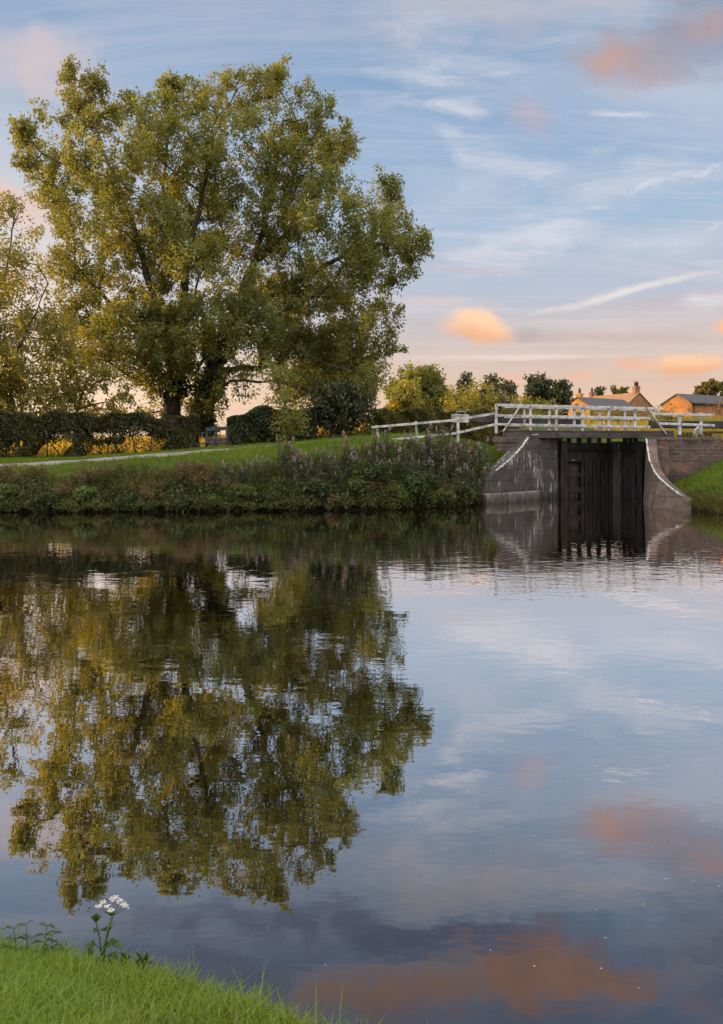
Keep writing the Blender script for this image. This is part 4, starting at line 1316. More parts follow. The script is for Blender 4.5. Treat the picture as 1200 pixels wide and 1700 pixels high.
for a, b in (((861, 676), (834, 716)), ((1072, 678), (1103, 721))):
    p = MB(); p.beam(FP(*a) + [0, -0.15, 0], FP(*b) + [0, -0.15, 0], 0.05, 0.12, (0, -1, 0.2)); p.build('brace', M['white_wood'], fb, bevel=0.008)
p = MB(); p.beam(FP(823.5, 719.5), FP(823.5, 670.5), 0.11, 0.10, (0, 1, 0)); p.build('end_post', M['white_wood'], fb, bevel=0.008)
# bearers under the deck
mb = MB()
for px in (846, 1112):
    c = FP(px, 727.5); mb.beam(c, c + [0, rear, 0], 0.3, 0.16)
mb.build('bearer', M['deck_wood'], fb, bevel=0.015)

# sloping handrail left of the bridge
hr = thing('handrail', 'sloping weathered white two-rail handrail running up from the grass to the footbridge', 'handrail', P(720, 730, 31))
hD = lambda px: np.interp(px, [620, 823], [31.6, 29.85])
HP = lambda px, py: P(px, py, hD(px))
for (px, yt, mt, lean) in ((625, 706, 'green_wood', 5), (690, 699, 'green_wood', 4), (760.5, 692, 'white_wood', 0)):
    a = HP(px, yt); b = HP(px + lean, 739)
    b[2] = min(b[2], float(height(b[0], b[1])) - 0.1)
    p = MB(); p.beam(b + [0, .06, 0], a + [0, .06, 0], 0.11, 0.10, (0, 1, 0)); p.build('post', M[mt], hr, bevel=0.008)
for (a, b) in (((617, 709.5), (756, 697.5)), ((756, 697.2), (822, 686.5)), ((622, 733), (760, 719)), ((760, 718.5), (822, 704.5))):
    p = MB(); p.beam(HP(*a), HP(*b), 0.045, 0.10); p.build('rail', M['white_wood'], hr, bevel=0.008)

# level railing on the right
rr_ = thing('railing', 'short level white railing of two posts on the stone wall right of the footbridge', 'railing', P(1140, 728, 30.9))
RP = lambda px, py: P(px, py, 31.0)
for px, mt in ((1128, 'white_wood'), (1163.5, 'white_wood')):
    p = MB(); p.beam(RP(px, 722), RP(px, 685.5), 0.12, 0.10, (0, 1, 0)); po = p.build('post', M[mt], rr_, bevel=0.008)
    s = MB(); s.beam(RP(px, 730), RP(px, 721.8), 0.14, 0.12, (0, 1, 0)); s.build('foot', M['deck_wood'], po)
for (a, b) in (((1081, 687.5), (1185, 689)), ((1090, 703), (1185, 706.5))):
    p = MB(); p.beam(RP(*a) + [0, -0.075, 0], RP(*b) + [0, -0.075, 0], 0.045, 0.105); p.build('rail', M['white_wood'], rr_, bevel=0.008)

# bits behind the right railing: quoin kerbs, curved white stay, plank seat
ws = thing('bent_stay', 'curved white painted stay leaning on the second railing post', 'stay', P(1155, 722, 31.4))
mb = MB(); mb.tube([P(1151, 726, 31.4), P(1153.5, 716, 31.4), P(1157, 711, 31.4), P(1160, 708.5, 31.4)], 0.055, 8); mb.tube([P(1160, 708.5, 31.4), P(1160.5, 726, 31.4)], 0.05, 8); mb.build('bar', M['white_wood'], ws, smooth=True)
be = thing('plank_bench', 'low bare timber plank seat on the grass by the right picture edge', 'bench', P(1185, 722, 32.2))
mb = MB(); mb.beam(P(1168, 718, 32.2), P(1226, 718, 32.2), 0.35, 0.10); mb.build('seat', M['lit_wood'], be, bevel=0.01)
for px in (1176, 1218):
    mb = MB(); a = P(px, 720, 32.2); b = a.copy(); b[2] = float(height(a[0], a[1])) - 0.02; mb.beam(b, a, 0.3, 0.12, (0, 1, 0)); mb.build('leg', M['lit_wood'], be, bevel=0.008)
stake = None
for k, px in enumerate((1134, 1140.5, 1147)):
    a = P(px, 718, 32.4); b = a.copy(); b[2] = float(height(a[0], a[1])) - 0.05
    if stake is None:
        mb = MB(); mb.beam(b, a, 0.11, 0.11, (0, 1, 0))
        o = thing('timber_stake', 'short bare timber stake standing behind the right railing between its posts', 'stake', b, 'row of timber stakes')
        mb.build('shaft', M['lit_wood'], o, bevel=0.01); stake = o
    else:
        copy_thing(stake, None, b)

# ------------------------------------------------------------------ farm buildings
def gabled(name, label, near, gdir, gw, ldir, ll, z0, ze, zr, wall, roof, windows=(), chimneys=()):
    """near: plan corner shared by gable and long side; gdir along the gable, ldir along the length"""
    near = np.array([*near, 0.0]); g = np.array([*gdir, 0.0]); g /= np.linalg.norm(g); l = np.array([*ldir, 0.0]); l /= np.linalg.norm(l)
    t = thing(name, label, 'house' if 'barn' not in name else 'barn', (near[0], near[1], z0))
    z = lambda p, h: np.array([p[0], p[1], h])
    A, B, C, Dd = near, near + g * gw, near + g * gw + l * ll, near + l * ll
    m1, m2 = (A + B) / 2, (C + Dd) / 2
    mb = MB()
    mb.add([z(A, z0), z(B, z0), z(B, ze), z(m1, zr), z(A, ze)], [(0, 1, 2, 3, 4)])
    mb.add([z(Dd, z0), z(C, z0), z(C, ze), z(m2, zr), z(Dd, ze)], [(4, 3, 2, 1, 0)])
    mb.add([z(A, z0), z(Dd, z0), z(Dd, ze), z(A, ze)], [(0, 1, 2, 3)])
    mb.add([z(B, z0), z(C, z0), z(C, ze), z(B, ze)], [(3, 2, 1, 0)])
    mb.build('wall', wall, t)
    rf = MB()
    ov = 0.15
    for (e, f) in ((A, Dd), (B, C)):
        side = unit((e - m1)[None])[0]
        dz = (zr - ze) / np.linalg.norm(e - m1)
        e1 = z(e + side * 0.3 - l * ov, ze - 0.3 * dz + 0.03); f1 = z(f + side * 0.3 + l * ov, ze - 0.3 * dz + 0.03)
        r1 = z(m1 - l * ov, zr + 0.03); r2 = z(m2 + l * ov, zr + 0.03)
        up = np.array([0, 0, 0.16])
        rf.hexa([e1, f1, r2, r1, e1 + up, f1 + up, r2 + up, r1 + up])
    ro = rf.build('roof', roof, t)
    for (e, f, sd_) in ((A, Dd, -g), (B, C, g)):
        gu = MB(); gu.tube([z(e + sd_ * 0.36 - l * 0.1, ze - 0.16), z(f + sd_ * 0.36 + l * 0.1, ze - 0.16)], 0.085, 6); gu.build('gutter', M['dark_wood'], ro)
        dp = MB(); dp.tube([z(e + sd_ * 0.09 + l * 0.4, ze - 0.2), z(e + sd_ * 0.09 + l * 0.4, z0)], 0.06, 6); dp.build('downpipe', M['dark_wood'], t)
    for (u, w, h, rows, npot) in chimneys:
        c = m1 + (m2 - m1) * u
        mb = MB()
        a = c - g * w / 2 - l * w * 0.35
        mb.hexa([z(a, zr - 0.6), z(a + g * w, zr - 0.6), z(a + g * w + l * w * .7, zr - 0.6), z(a + l * w * .7, zr - 0.6), z(a, zr + h), z(a + g * w, zr + h), z(a + g * w + l * w * .7, zr + h), z(a + l * w * .7, zr + h)])
        a = c - g * (w / 2 + .08) - l * (w * 0.35 + .08); w2 = w + .16; w3 = w * .7 + .16
        mb.hexa([z(a, zr + h - .3), z(a + g * w2, zr + h - .3), z(a + g * w2 + l * w3, zr + h - .3), z(a + l * w3, zr + h - .3), z(a, zr + h - .1), z(a + g * w2, zr + h - .1), z(a + g * w2 + l * w3, zr + h - .1), z(a + l * w3, zr + h - .1)])
        ch = mb.build('chimney', wall, ro)
        for k in range(npot):
            pc = c + g * (k - (npot - 1) / 2) * w * 0.45
            mb = MB(); mb.tube([z(pc, zr + h - 0.02), z(pc, zr + h + 0.75)], [0.2, 0.15], 8); mb.build('chimney_pot', M['slate'], ch) if False else mb.build('chimney_pot', M['dark_wood'], ro)
    for (face, u, h, ww, hh) in windows:
        if face == 'g':
            p = A + g * gw * u; d = g; n = -l
        else:
            p = A + l * ll * u; d = l; n = -g
        c = z(p, z0 + h)
        mb = MB(); mb.beam(c - d * ww / 2 + n * 0.05, c + d * ww / 2 + n * 0.05, 0.10, hh); fr = mb.build('window', M['white_wood'], t)
        mb = MB(); mb.beam(c - d * (ww / 2 - .1) + n * 0.09, c - d * 0.04 + n * 0.09, 0.06, hh - .2); mb.beam(c + d * 0.04 + n * 0.09, c + d * (ww / 2 - .1) + n * 0.09, 0.06, hh - .2); mb.build('pane', M['glass'], fr)
    return t


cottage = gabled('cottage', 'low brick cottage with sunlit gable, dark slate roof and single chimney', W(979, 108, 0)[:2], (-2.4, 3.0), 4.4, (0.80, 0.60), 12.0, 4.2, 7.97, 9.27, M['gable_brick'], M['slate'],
    windows=(('l', 0.28, 1.9, 1.3, 1.0), ('l', 0.36, 1.9, 1.0, 1.0)), chimneys=((0.05, 0.8, 0.75, 1, 1),))
A_ = W(979, 108, 0); gd = np.array([-2.4, 3.0, 0]) / np.hypot(2.4, 3.0); nn_ = np.array([-0.8, -0.6, 0])
mb = MB(); c = A_ + gd * 1.9 + nn_ * 0.05; c[2] = 6.2; mb.beam(c - gd * 0.75, c + gd * 0.75, 0.06, 1.9); mb.build('barn_door' if False else 'door', M['dark_wood'], cottage)
mb = MB(); c = A_ + gd * 2.3 + nn_ * 0.05; c[2] = 8.25; mb.beam(c - gd * 0.22, c + gd * 0.22, 0.06, 0.3); mb.build('vent', M['dark_wood'], cottage)
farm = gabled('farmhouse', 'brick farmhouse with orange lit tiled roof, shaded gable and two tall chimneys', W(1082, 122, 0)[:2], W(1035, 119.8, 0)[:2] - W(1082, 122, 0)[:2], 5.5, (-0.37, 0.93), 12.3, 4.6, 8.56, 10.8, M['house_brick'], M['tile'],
    windows=(), chimneys=((0.05, 0.95, 1.2, 1, 2), (0.96, 0.85, 1.0, 1, 1)))
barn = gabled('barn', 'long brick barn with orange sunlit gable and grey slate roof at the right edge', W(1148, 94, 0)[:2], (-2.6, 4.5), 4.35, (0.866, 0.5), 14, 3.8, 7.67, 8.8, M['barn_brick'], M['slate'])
gd = np.array([-2.6, 4.5, 0]) / np.hypot(2.6, 4.5); nn_ = np.array([-0.866, -0.5, 0])
# television aerial on the farmhouse
mb = MB(); c = W(1055, 121.6, 12.0); mb.tube([c, c + [0, 0, 1.1]], 0.035, 5); mb.tube([c + [-0.9, 0, 1.0], c + [0.5, 0, 1.0]], 0.03, 5)
for q_ in (-0.8, -0.5, -0.2, 0.1, 0.4): mb.tube([c + [q_, -0.25, 1.0], c + [q_, 0.25, 1.0]], 0.02, 4)
mb.build('aerial', M['steel'], farm)
A_ = W(1148, 94, 0)
mb = MB()
c = A_ + gd * 1.55 + nn_ * 0.05; c[2] = 5.8
mb.beam(c - gd * 0.3, c + gd * 0.3, 0.06, 0.9); mb.build('barn_door', M['dark_wood'], barn)
wall_o = thing('yard_wall', 'long low orange lit stone wall in front of the barn', 'wall', W(1130, 78, 3.9))
mb = MB(); mb.beam(W(1066, 78, 4.1), W(1290, 73, 4.1), 0.4, 1.3); mb.build('masonry', M['house_brick'], wall_o)

# ------------------------------------------------------------------ trees in the distance
def far_tree(name, label, D, px, ybase, ytop, wpx, mat, n=9, leaf=0.34, per=1.0, n_per=70, group='trees beyond the lock', shape='round', hl=None):
    r = rng
    lobes = []
    H = ybase - ytop
    for k in range(n):
        u = (k + 0.5) / n
        if shape == 'cone':
            w = wpx * (1 - 0.85 * u) * 0.5
            lobes.append((px + r.uniform(-0.3, 0.3) * w, ybase - H * (0.12 + 0.83 * u), w * 0.6 + 2, H / n * 0.9))
        elif shape == 'tuft':
            lobes.append((px + r.uniform(-0.5, 0.5) * wpx, ybase - H * r.uniform(0.55, 0.95), wpx * 0.24, H * 0.10))
        else:
            a = r.uniform(0, 2 * math.pi); q = r.uniform(0.2, 1) ** 0.6
            cx = px + math.cos(a) * q * wpx * 0.36
            cy = ybase - H * (0.58 + 0.28 * math.sin(a) * q)
            lobes.append((cx, cy, wpx * r.uniform(0.14, 0.24), H * r.uniform(0.13, 0.2)))
    return lobed_tree(name, label, D, [[(px, ybase), (px, ybase - H * 0.35), (px + r.uniform(-3, 3), ytop + H * 0.2)]], lobes, mat, (leaf * 1.15, leaf * 0.65), per * 1.3, n_per * 1.7, 0.5, 0.3, group, 'tree', 2.0, step=1.0)


far_tree('hawthorn_tree', 'broad golden sunlit tree nearest the ash, right of its crown', 72, 700, 712, 610, 112, M['ash'], 22, 0.3, 1.6, 75)
far_tree('hawthorn_tree', 'golden bushy tree low against the sky left of the yellow bushes', 66, 668, 712, 632, 60, M['gold'], 10, 0.26, 1.8, 70)
far_tree('poplar_tree', 'little dark tufted tree just right of the golden round tree', 95, 763, 712, 622, 26, M['conifer'], 6, 0.34, 1.2, 60, shape='tuft')
far_tree('hazel_bush', 'yellow sunlit bush behind the balance beam end', 58, 757, 712, 648, 44, M['gold'], 9, 0.2, 2.2, 60)
far_tree('hazel_bush', 'tall bright yellow bush left of the footbridge end post', 58, 800, 712, 636, 54, M['gold'], 12, 0.2, 2.2, 60)
far_tree('spruce_tree', 'dark pointed tree rising behind the bright yellow bush', 90, 815, 712, 621, 30, M['conifer'], 8, 0.34, 1.4, 70, shape='cone')
far_tree('pine_tree', 'small dark tree with two rounded tufts against the sky', 100, 846, 712, 627, 26, M['conifer'], 5, 0.36, 1.2, 60, shape='tuft')
far_tree('willow_bush', 'green bush at the left end of the footbridge railing', 56, 833, 714, 652, 30, M['mid'], 8, 0.2, 2.2, 60)
far_tree('oak_tree', 'wide dark spreading tree left of the cottage, open crown', 92, 893, 716, 624, 62, M['conifer'], 14, 0.36, 1.3, 75)
far_tree('oak_tree', 'dark tree touching the cottage gable with twigs hanging out to the right', 96, 926, 716, 628, 44, M['conifer'], 10, 0.36, 1.3, 70)
far_tree('hazel_bush', 'orange lit bush under the wide dark tree', 60, 868, 714, 662, 34, M['gold'], 8, 0.2, 2.0, 60)
far_tree('hazel_bush', 'small yellow bush under the dark tree beside the cottage', 70, 908, 714, 664, 34, M['gold'], 8, 0.22, 1.8, 60)
far_tree('spruce_tree', 'slim dark conifer behind the left farmhouse chimney', 150, 997, 700, 639, 17, M['conifer'], 7, 0.5, 0.8, 60, shape='cone')
far_tree('lime_tree', 'rounded tree showing above the farmhouse roof', 150, 1027, 700, 640, 42, M['mid'], 11, 0.5, 0.7, 70)
far_tree('lime_tree', 'big rounded green tree behind the right end of the barn', 150, 1182, 700, 632, 64, M['mid'], 14, 0.5, 0.7, 80)
far_tree('bramble_bush', 'yellow green bush seen through the footbridge railings', 52, 985, 716, 690, 50, M['gold'], 9, 0.16, 3.0, 50)
far_tree('bramble_bush', 'low olive bush seen through the right half of the footbridge railings', 52, 1035, 716, 692, 50, M['mid'], 9, 0.16, 3.0, 50)
far_tree('bramble_bush', 'yellow bush in front of the low wall below the barn', 56, 1105, 714, 690, 50, M['gold'], 8, 0.16, 3.0, 50)
# bare sunlit tree by the barn
lobed_tree('cherry_tree', 'small nearly bare tree with orange lit trunk in front of the barn', 70, [[(1196, 705), (1196, 690), (1194, 672)], [(1196, 690), (1186, 676)], [(1194, 680), (1203, 665)]],
    [(1192, 664, 16, 14), (1204, 672, 12, 12), (1184, 674, 8, 6)], M['mid'], (0.2, 0.1), 1.2, 10, 0.4, 0.13, 'trees beyond the lock', 'tree', 0.5, bark=M['lit_wood'])

# trees further along the left bank, out of the picture: they keep the water and the near grass in shade
for (x, y, rz_, sc) in ((-33, 33.5, 0.6, 0.75), (-43, 33, 2.2, 0.85), (-54, 33.5, 4.1, 0.8), (-66, 32, 5.2, 0.9), (-58, 26.5, 1.2, 0.8), (-78, 33, 3.0, 0.85)):
    if rz_ == 5.2 or True:
        c = copy_thing(left_tree, 'golden ash tree further along the left bank beyond the picture edge', (x, y, float(height(x, y))), rz_, sc)
        c['group'] = 'ash trees along the left bank'

# ------------------------------------------------------------------ grass
def scatter(n, x0, x1, y0, y1):
    return rng.uniform(x0, x1, n), rng.uniform(y0, y1, n)


# far towpath verge
x, y = scatter(190000, -24, 9, 24.5, 38)
d = sdf(x, y, LAND)
dp = np.min(np.hypot(x[:, None] - cx[None, ::3], y[:, None] - cy[None, ::3]), axis=1) if False else None
pyx = np.interp(x, cx, cy)
keep = (d > 0.8) & (np.abs(y - pyx) > 0.6 + 0.2 * np.sin(x * 3) + 0.1 * np.sin(x * 7.7)) & (px_of(x, y) > -120) & ((d < 9))
x, y = x[keep], y[keep]
b = np.stack([x, y, height(x, y) - 0.01], -1)
v, f = blades(b, 0.13, 0.028, 0.5, 1)
tag(mesh_obj('verge_grass', v, f, M['grass']), 'mown green grass strip between the water plants and the towpath', 'grass', kind='stuff')
# right bank grass
x, y = scatter(60000, 10.8, 22, 17, 31)
d = sdf(x, y, LAND)
keep = (d > 0.12) & (y < 30.75)
x, y = x[keep], y[keep]
b = np.stack([x, y, height(x, y) - 0.01], -1)
v, f = blades(b, 0.14, 0.026, 0.5, 1)
tag(mesh_obj('bank_grass', v, f, M['grass']), 'green grass slope below the stone wall on the right bank', 'grass', kind='stuff')
x, y = scatter(9000, 10.8, 16, 20, 27)
d = sdf(x, y, LAND)
keep = (d > 0.0) & (d < 0.9 + 0.5 * np.sin(x * 5))
x, y = x[keep], y[keep]
b = np.stack([x, y, height(x, y) - 0.02], -1)
v, f = blades(b, 0.42, 0.02, 0.9, 3, wind=np.array([-0.5, -0.8, 0]))
tag(mesh_obj('dry_grass', v, f, M['straw']), 'long straw coloured grass hanging over the water on the right bank', 'grass', kind='stuff')
# field behind the hedge and beyond the lock: long dry grass catching the sun
x, y = scatter(90000, -60, 10, 33.5, 75)
d = sdf(x, y, LAND)
keep = (d > 1) & (px_of(x, y) > -300) & ~((x > -6) & (y < 40))
x, y = x[keep], y[keep]
b = np.stack([x, y, height(x, y) - 0.02], -1)
v, f = blades(b, 0.55, 0.05, 0.4, 2)
tag(mesh_obj('field_grass', v, f, M['field']), 'long dry field grass lit gold behind the hedge', 'grass', kind='stuff')
x, y = scatter(60000, 14, 75, 34, 105)
keep = (px_of(x, y) < 1300) & (px_of(x, y) > 850)
x, y = x[keep], y[keep]
b = np.stack([x, y, height(x, y) - 0.02], -1)
v, f = blades(b, 0.5, 0.07, 0.4, 2)
tag(mesh_obj('field_grass', v, f, M['field']), 'yellow rough grass rising to the farm beyond the lock', 'grass', kind='stuff')

# near lawn
x, y = scatter(330000, -2.6, 0.9, 0.7, 3.0)
d = sdf(x, y, NEAR)
keep = (d > -0.10) & (rng.uniform(size=len(x)) < np.interp(d, [-0.1, 0.0, 0.1], [0.25, 0.7, 1.0])) & (y > 1.35 - 0.0 * x) & (px_of(x, y) > -260)
x, y = x[keep], y[keep]
zz_ = near_h(x, y)
b = np.stack([x, y, zz_ - 0.008], -1)
tuft = 0.55 + 0.75 * (0.5 + 0.5 * bumps(x * 4.1, y * 4.7)) ** 1.5 + 0.25 * (0.5 + 0.5 * bumps(x * 11, y * 13))
v, f = blades(b, 0.045 * tuft, 0.0030, 0.9, 3, wind=np.array([0.25, -0.1, 0]), hvar=(0.5, 1.5))
tag(mesh_obj('lawn_grass', v, f, M['grass_near']), 'bright green short grass on the near bank at the bottom left', 'grass', kind='stuff')
x, y = scatter(60000, -2.6, 0.9, 0.7, 3.0)
keep = (sdf(x, y, NEAR) > -0.05) & (px_of(x, y) > -260) & (y > 1.3) & (bumps(x * 1.7 + 4, y * 2.3 + 1) + 0.5 * bumps(x * 6, y * 7) > 0.22)
x, y = x[keep], y[keep]
b = np.stack([x, y, near_h(x, y) - 0.006], -1)
v, f = blades(b, 0.062, 0.0046, 1.1, 3)
tag(mesh_obj('coarse_grass', v, f, M['grass']), 'darker coarse tufts mixed into the bright near lawn', 'grass', kind='stuff')
x, y = scatter(30000, -2.6, 0.9, 0.7, 3.0)
keep = (sdf(x, y, NEAR) > 0) & (px_of(x, y) > -260) & (y > 1.3) & (bumps(x * 2.3 + 1, y * 3.1) > 0.05)
x, y = x[keep], y[keep]
b = np.stack([x, y, near_h(x, y) - 0.006], -1)
v, f = blades(b, 0.05, 0.0026, 1.4, 3)
tag(mesh_obj('dead_grass', v, f, M['straw']), 'scattered straw coloured dead blades in the near lawn', 'grass', kind='stuff')
x, y = scatter(9000, -2.6, 0.5, 1.3, 3.0)
d = sdf(x, y, NEAR)
keep = (d > -0.06) & (d < 0.25) & (rng.uniform(size=len(x)) < 0.55)
x, y = x[keep], y[keep]
b = np.stack([x, y, near_h(x, y) - 0.008], -1)
v, f = blades(b, 0.10, 0.0035, 0.6, 4, hvar=(0.5, 1.6))
tag(mesh_obj('edge_grass', v, f, M['grass']), 'longer thin grass blades along the edge of the near bank', 'grass', kind='stuff')

# ------------------------------------------------------------------ water-side plants on the far bank
# undergrowth: nobody could count it
def undergrowth(n, x0, x1, y0, y1, d0, d1, hmax, mat, leaf, label, name, mask=None, under=0.10, droop=0.15):
    x, y = scatter(n, x0, x1, y0, y1)
    d = sdf(x, y, LAND)
    clump = 0.5 + 0.5 * np.sin(x * 1.9 + 1.2 * np.sin(y * 1.4))
    fine = 0.5 + 0.5 * np.sin(x * 5.3 + y * 3 + 1.5 * np.sin(x * 2.1))
    keep = (d > d0 * (0.25 + 0.55 * clump + 0.45 * fine)) & (d < d1 * np.interp(px_of(x, y), [450, 640], [0.62, 1.0]) + 0.25 * np.sin(x * 1.3) + 0.15 * np.sin(x * 3.7)) & (px_of(x, y) > -90)
    if mask is not None: keep &= mask(x, y)
    x, y, d, clump, fine = x[keep], y[keep], d[keep], clump[keep], fine[keep]
    hx = np.interp(px_of(x, y), [-100, 80, 180, 300, 340, 420, 480, 560, 650, 780], [0.75, 0.62, 0.5, 0.85, 0.7, 0.55, 0.75, 0.8, 1.1, 1.05])
    top = hmax * hx * (0.40 + 0.42 * clump + 0.28 * fine)
    top = top * np.interp(d, [d0, d0 + 0.5, d1 - 0.6, d1 + 0.3], [0.55, 1.0, 0.8, 0.3])
    hang = 0.5 + 0.5 * np.sin(x * 2.7 + 1.9 * np.sin(x * 0.83)) * np.sin(x * 7.1)
    lo = under * np.interp(d, [0.0, 0.5], [2.2, 0.0]) * hang ** 2 + 0.015
    hh = lo + (top - lo).clip(0.05) * rng.uniform(0.0, 1, len(x)) ** 0.75
    z = np.maximum(height(x, y), 0.0)
    c = np.stack([x, y, z + hh], -1)
    v, f = leaf_quads(c, leaf[0], leaf[1], droop=droop)
    return tag(mesh_obj(name, v, f, mat), label, 'undergrowth', kind='stuff')


undergrowth(190000, -22, 5.2, 23.6, 31, -0.6, 2.2, 0.9, M['herb'], (0.11, 0.05), 'tangled dark green waterside plants along the far bank', 'bank_undergrowth', lambda x, y: x < 4.6)
undergrowth(60000, -22, 5.2, 23.6, 31, -0.55, 1.5, 1.1, M['bramble'], (0.15, 0.085), 'darker broad leaved brambles among the waterside plants', 'bank_undergrowth', lambda x, y: (x < 4.4) & (np.sin(x * 1.1 + 2) + 0.6 * np.sin(x * 2.7) > -0.1))
x, y = scatter(16000, -22, 4.6, 24, 29)
d = sdf(x, y, LAND)
keep = (d > -0.1) & (d < np.interp(px_of(x, y), [450, 640], [1.2, 2.2])) & (np.sin(x * 0.9 + y) + np.sin(x * 2.3) > -0.2)
x, y = x[keep], y[keep]
b = np.stack([x, y, height(x, y)], -1)
v, f = blades(b, 0.65, 0.016, 0.6, 3)
tag(mesh_obj('tall_grass', v, f, M['straw']), 'straw coloured tall grass stems among the waterside plants', 'grass', kind='stuff')
undergrowth(16000, 10.9, 16.5, 18, 26, -0.2, 0.7, 0.5, M['herb'], (0.09, 0.05), 'dark green plants at the water line of the right bank', 'bank_undergrowth')

# separate leafy mounds on the bank
def make_mound(name, label, cat, mat, rad, hgt, n, leaf, seed, group, stemmat):
    r = np.random.default_rng(seed)
    t = thing(name, label, cat, (0, 0, 0), group)
    st = MB(); pts = []
    for k in range(9):
        a = r.uniform(0, 6.28); q = rad * r.uniform(0.1, 0.8)
        e = np.array([math.cos(a) * q, math.sin(a) * q, hgt * r.uniform(0.55, 1.0) * (1 - 0.35 * (q / rad) ** 2)])
        st.tube([np.array([e[0] * .25, e[1] * .25, -0.05]), e * np.array([.7, .7, .6]), e], [0.012, 0.008, 0.004], 4, cap=False)
        m = n // 9
        u = unit(r.normal(size=(m, 3))) * (r.uniform(0.3, 1, m) ** 0.5)[:, None]
        pts.append(e * np.array([1, 1, 0.78]) + u * np.array([rad * 0.42, rad * 0.42, hgt * 0.30]))
    st.build('stem', stemmat, t)
    p = np.concatenate(pts); p[:, 2] = np.maximum(p[:, 2], 0.02)
    v, f = leaf_quads(p, leaf[0], leaf[1], r=r, droop=0.2)
    mesh_obj('foliage', v, f, mat, t)
    return t


_far_y = lambda px: np.interp((px - 600) / FPX * 26, [-12.2, -4.15, 0, 2.2, 3.6, 4.8], [24.4, 24.9, 25.3, 26.0, 27.0, 28.2])
mb_g = 'leafy mounds along the far bank'
mounds = [
    (make_mound('nettle_patch', 'pale green leafy mound hanging towards the water on the far bank', 'wild plant', M['pale_herb'], 0.55, 0.75, 1300, (0.12, 0.06), 31, mb_g, M['stem']), ((405, 0.15, 1.0), (345, 0.0, 0.8), (590, 0.2, 1.1), (140, 0.2, 0.9), (655, 0.1, 1.0), (20, 0.3, 0.9), (735, 0.0, 0.9))),
    (make_mound('bramble_bush', 'nearly black green bramble mound drooping over the water', 'bush', M['bramble'], 0.65, 0.9, 1500, (0.14, 0.085), 32, mb_g, M['stem_red']), ((300, -0.05, 0.8), (520, 0.1, 1.15), (75, 0.0, 0.8), (690, 0.2, 1.2), (770, 0.1, 1.1), (450, 0.0, 0.9), (620, 0.5, 1.2), (215, 0.1, 0.7))),
    (make_mound('meadowsweet', 'rusty brown withered mound among the green bank plants', 'wild plant', M['brown'], 0.5, 0.85, 1300, (0.085, 0.04), 33, mb_g, M['brown']), ((325, 0.45, 1.2), (610, 0.25, 1.0), (545, -0.1, 0.8), (108, 0.5, 0.7), (745, -0.15, 0.7), (240, -0.05, 0.6))),
]
for pr, places in mounds:
    rr2 = np.random.default_rng(5)
    for k, (px, d, sc) in enumerate(places):
        yb = float(_far_y(px)) + d; xb = (px - 600) / FPX * yb
        loc = (xb, yb, max(0.0, float(height(xb, yb)) - 0.05))
        if k == 0:
            pr.location = loc; pr.scale = (sc, sc, sc)
        else:
            copy_thing(pr, None, loc, rr2.uniform(0, 6.28), sc)

# willowherb: tall stem, narrow leaves, pink spike
def make_willowherb(hgt, label, seed):
    r = np.random.default_rng(seed)
    t = thing('willowherb', label, 'wild flower', (0, 0, 0), 'pink flowering willowherbs on the far bank')
    lv = []
    for k in range(5):
        bx, by = r.normal(size=2) * 0.16
        h = hgt * r.uniform(0.6, 1.1)
        top = np.array([bx + r.normal() * 0.14, by + r.normal() * 0.14, h])
        b = np.array([bx, by, -0.05]); mid = (b + top) / 2 + np.array([r.normal() * 0.05, r.normal() * 0.05, 0])
        st = MB(); st.tube([b, mid, top], [0.010, 0.008, 0.004], 4, cap=False)
        st.build('stem', M['stem_red'], t)
        m = 80
        u = r.uniform(0.10, 0.9, m)[:, None]
        c = b + (top - b) * u
        dr = unit(np.concatenate([r.normal(size=(m, 2)), np.full((m, 1), 0.5)], 1))
        lv.append(leaf_quads(c + dr * 0.055, 0.13, 0.03, dr, 0.85, 0.1, r))
        if k in (0, 2) or r.uniform() < 0.2:
            m = 34
            L = r.uniform(0.14, 0.24)
            u = np.sort(r.uniform(0, 1, m))
            c = top + np.stack([r.normal(size=m) * 0.03 * (1.2 - u), r.normal(size=m) * 0.03 * (1.2 - u), -L * 0.7 + L * u], -1)
            v, f = leaf_quads(c, 0.05, 0.036, r=r)
            mesh_obj('flower_spike', v, f, M['pink'], t)
    v, f = merge(lv); mesh_obj('leaves', v, f, M['willow'], t)
    return t


WL = 'tall willowherb clump with fluffy pale pink flower spikes on the far bank'
protos = [make_willowherb(1.05, WL, 3), make_willowherb(1.3, WL, 5), make_willowherb(0.85, WL, 11)]
spots = []
r = np.random.default_rng(21)
for (pa, pb, d0, d1, n) in ((640, 800, 0.3, 1.9, 34), (560, 660, 0.5, 1.6, 10), (465, 505, 0.5, 1.3, 9), (505, 570, 0.3, 1.0, 5), (395, 465, 0.2, 0.8, 4), (330, 400, 0.2, 0.6, 2)):
    for _ in range(n):
        px = r.uniform(pa, pb); d = r.uniform(d0, d1)
        yb = np.interp((px - 600) / FPX * 26, [-12.2, -4.15, 0, 2.2, 3.6, 4.8], [24.4, 24.9, 25.3, 26.0, 27.0, 28.2]) + d
        spots.append(((px - 600) / FPX * yb, yb))
for k, (x, y) in enumerate(spots):
    pr = protos[k % 3]
    z = float(height(x, y))
    if k < 3:
        pr.location = (x, y, z)
    else:
        copy_thing(pr, None, (x, y, z), r.uniform(0, 6.28), r.uniform(0.95, 1.4) if k < 34 else r.uniform(0.8, 1.15))


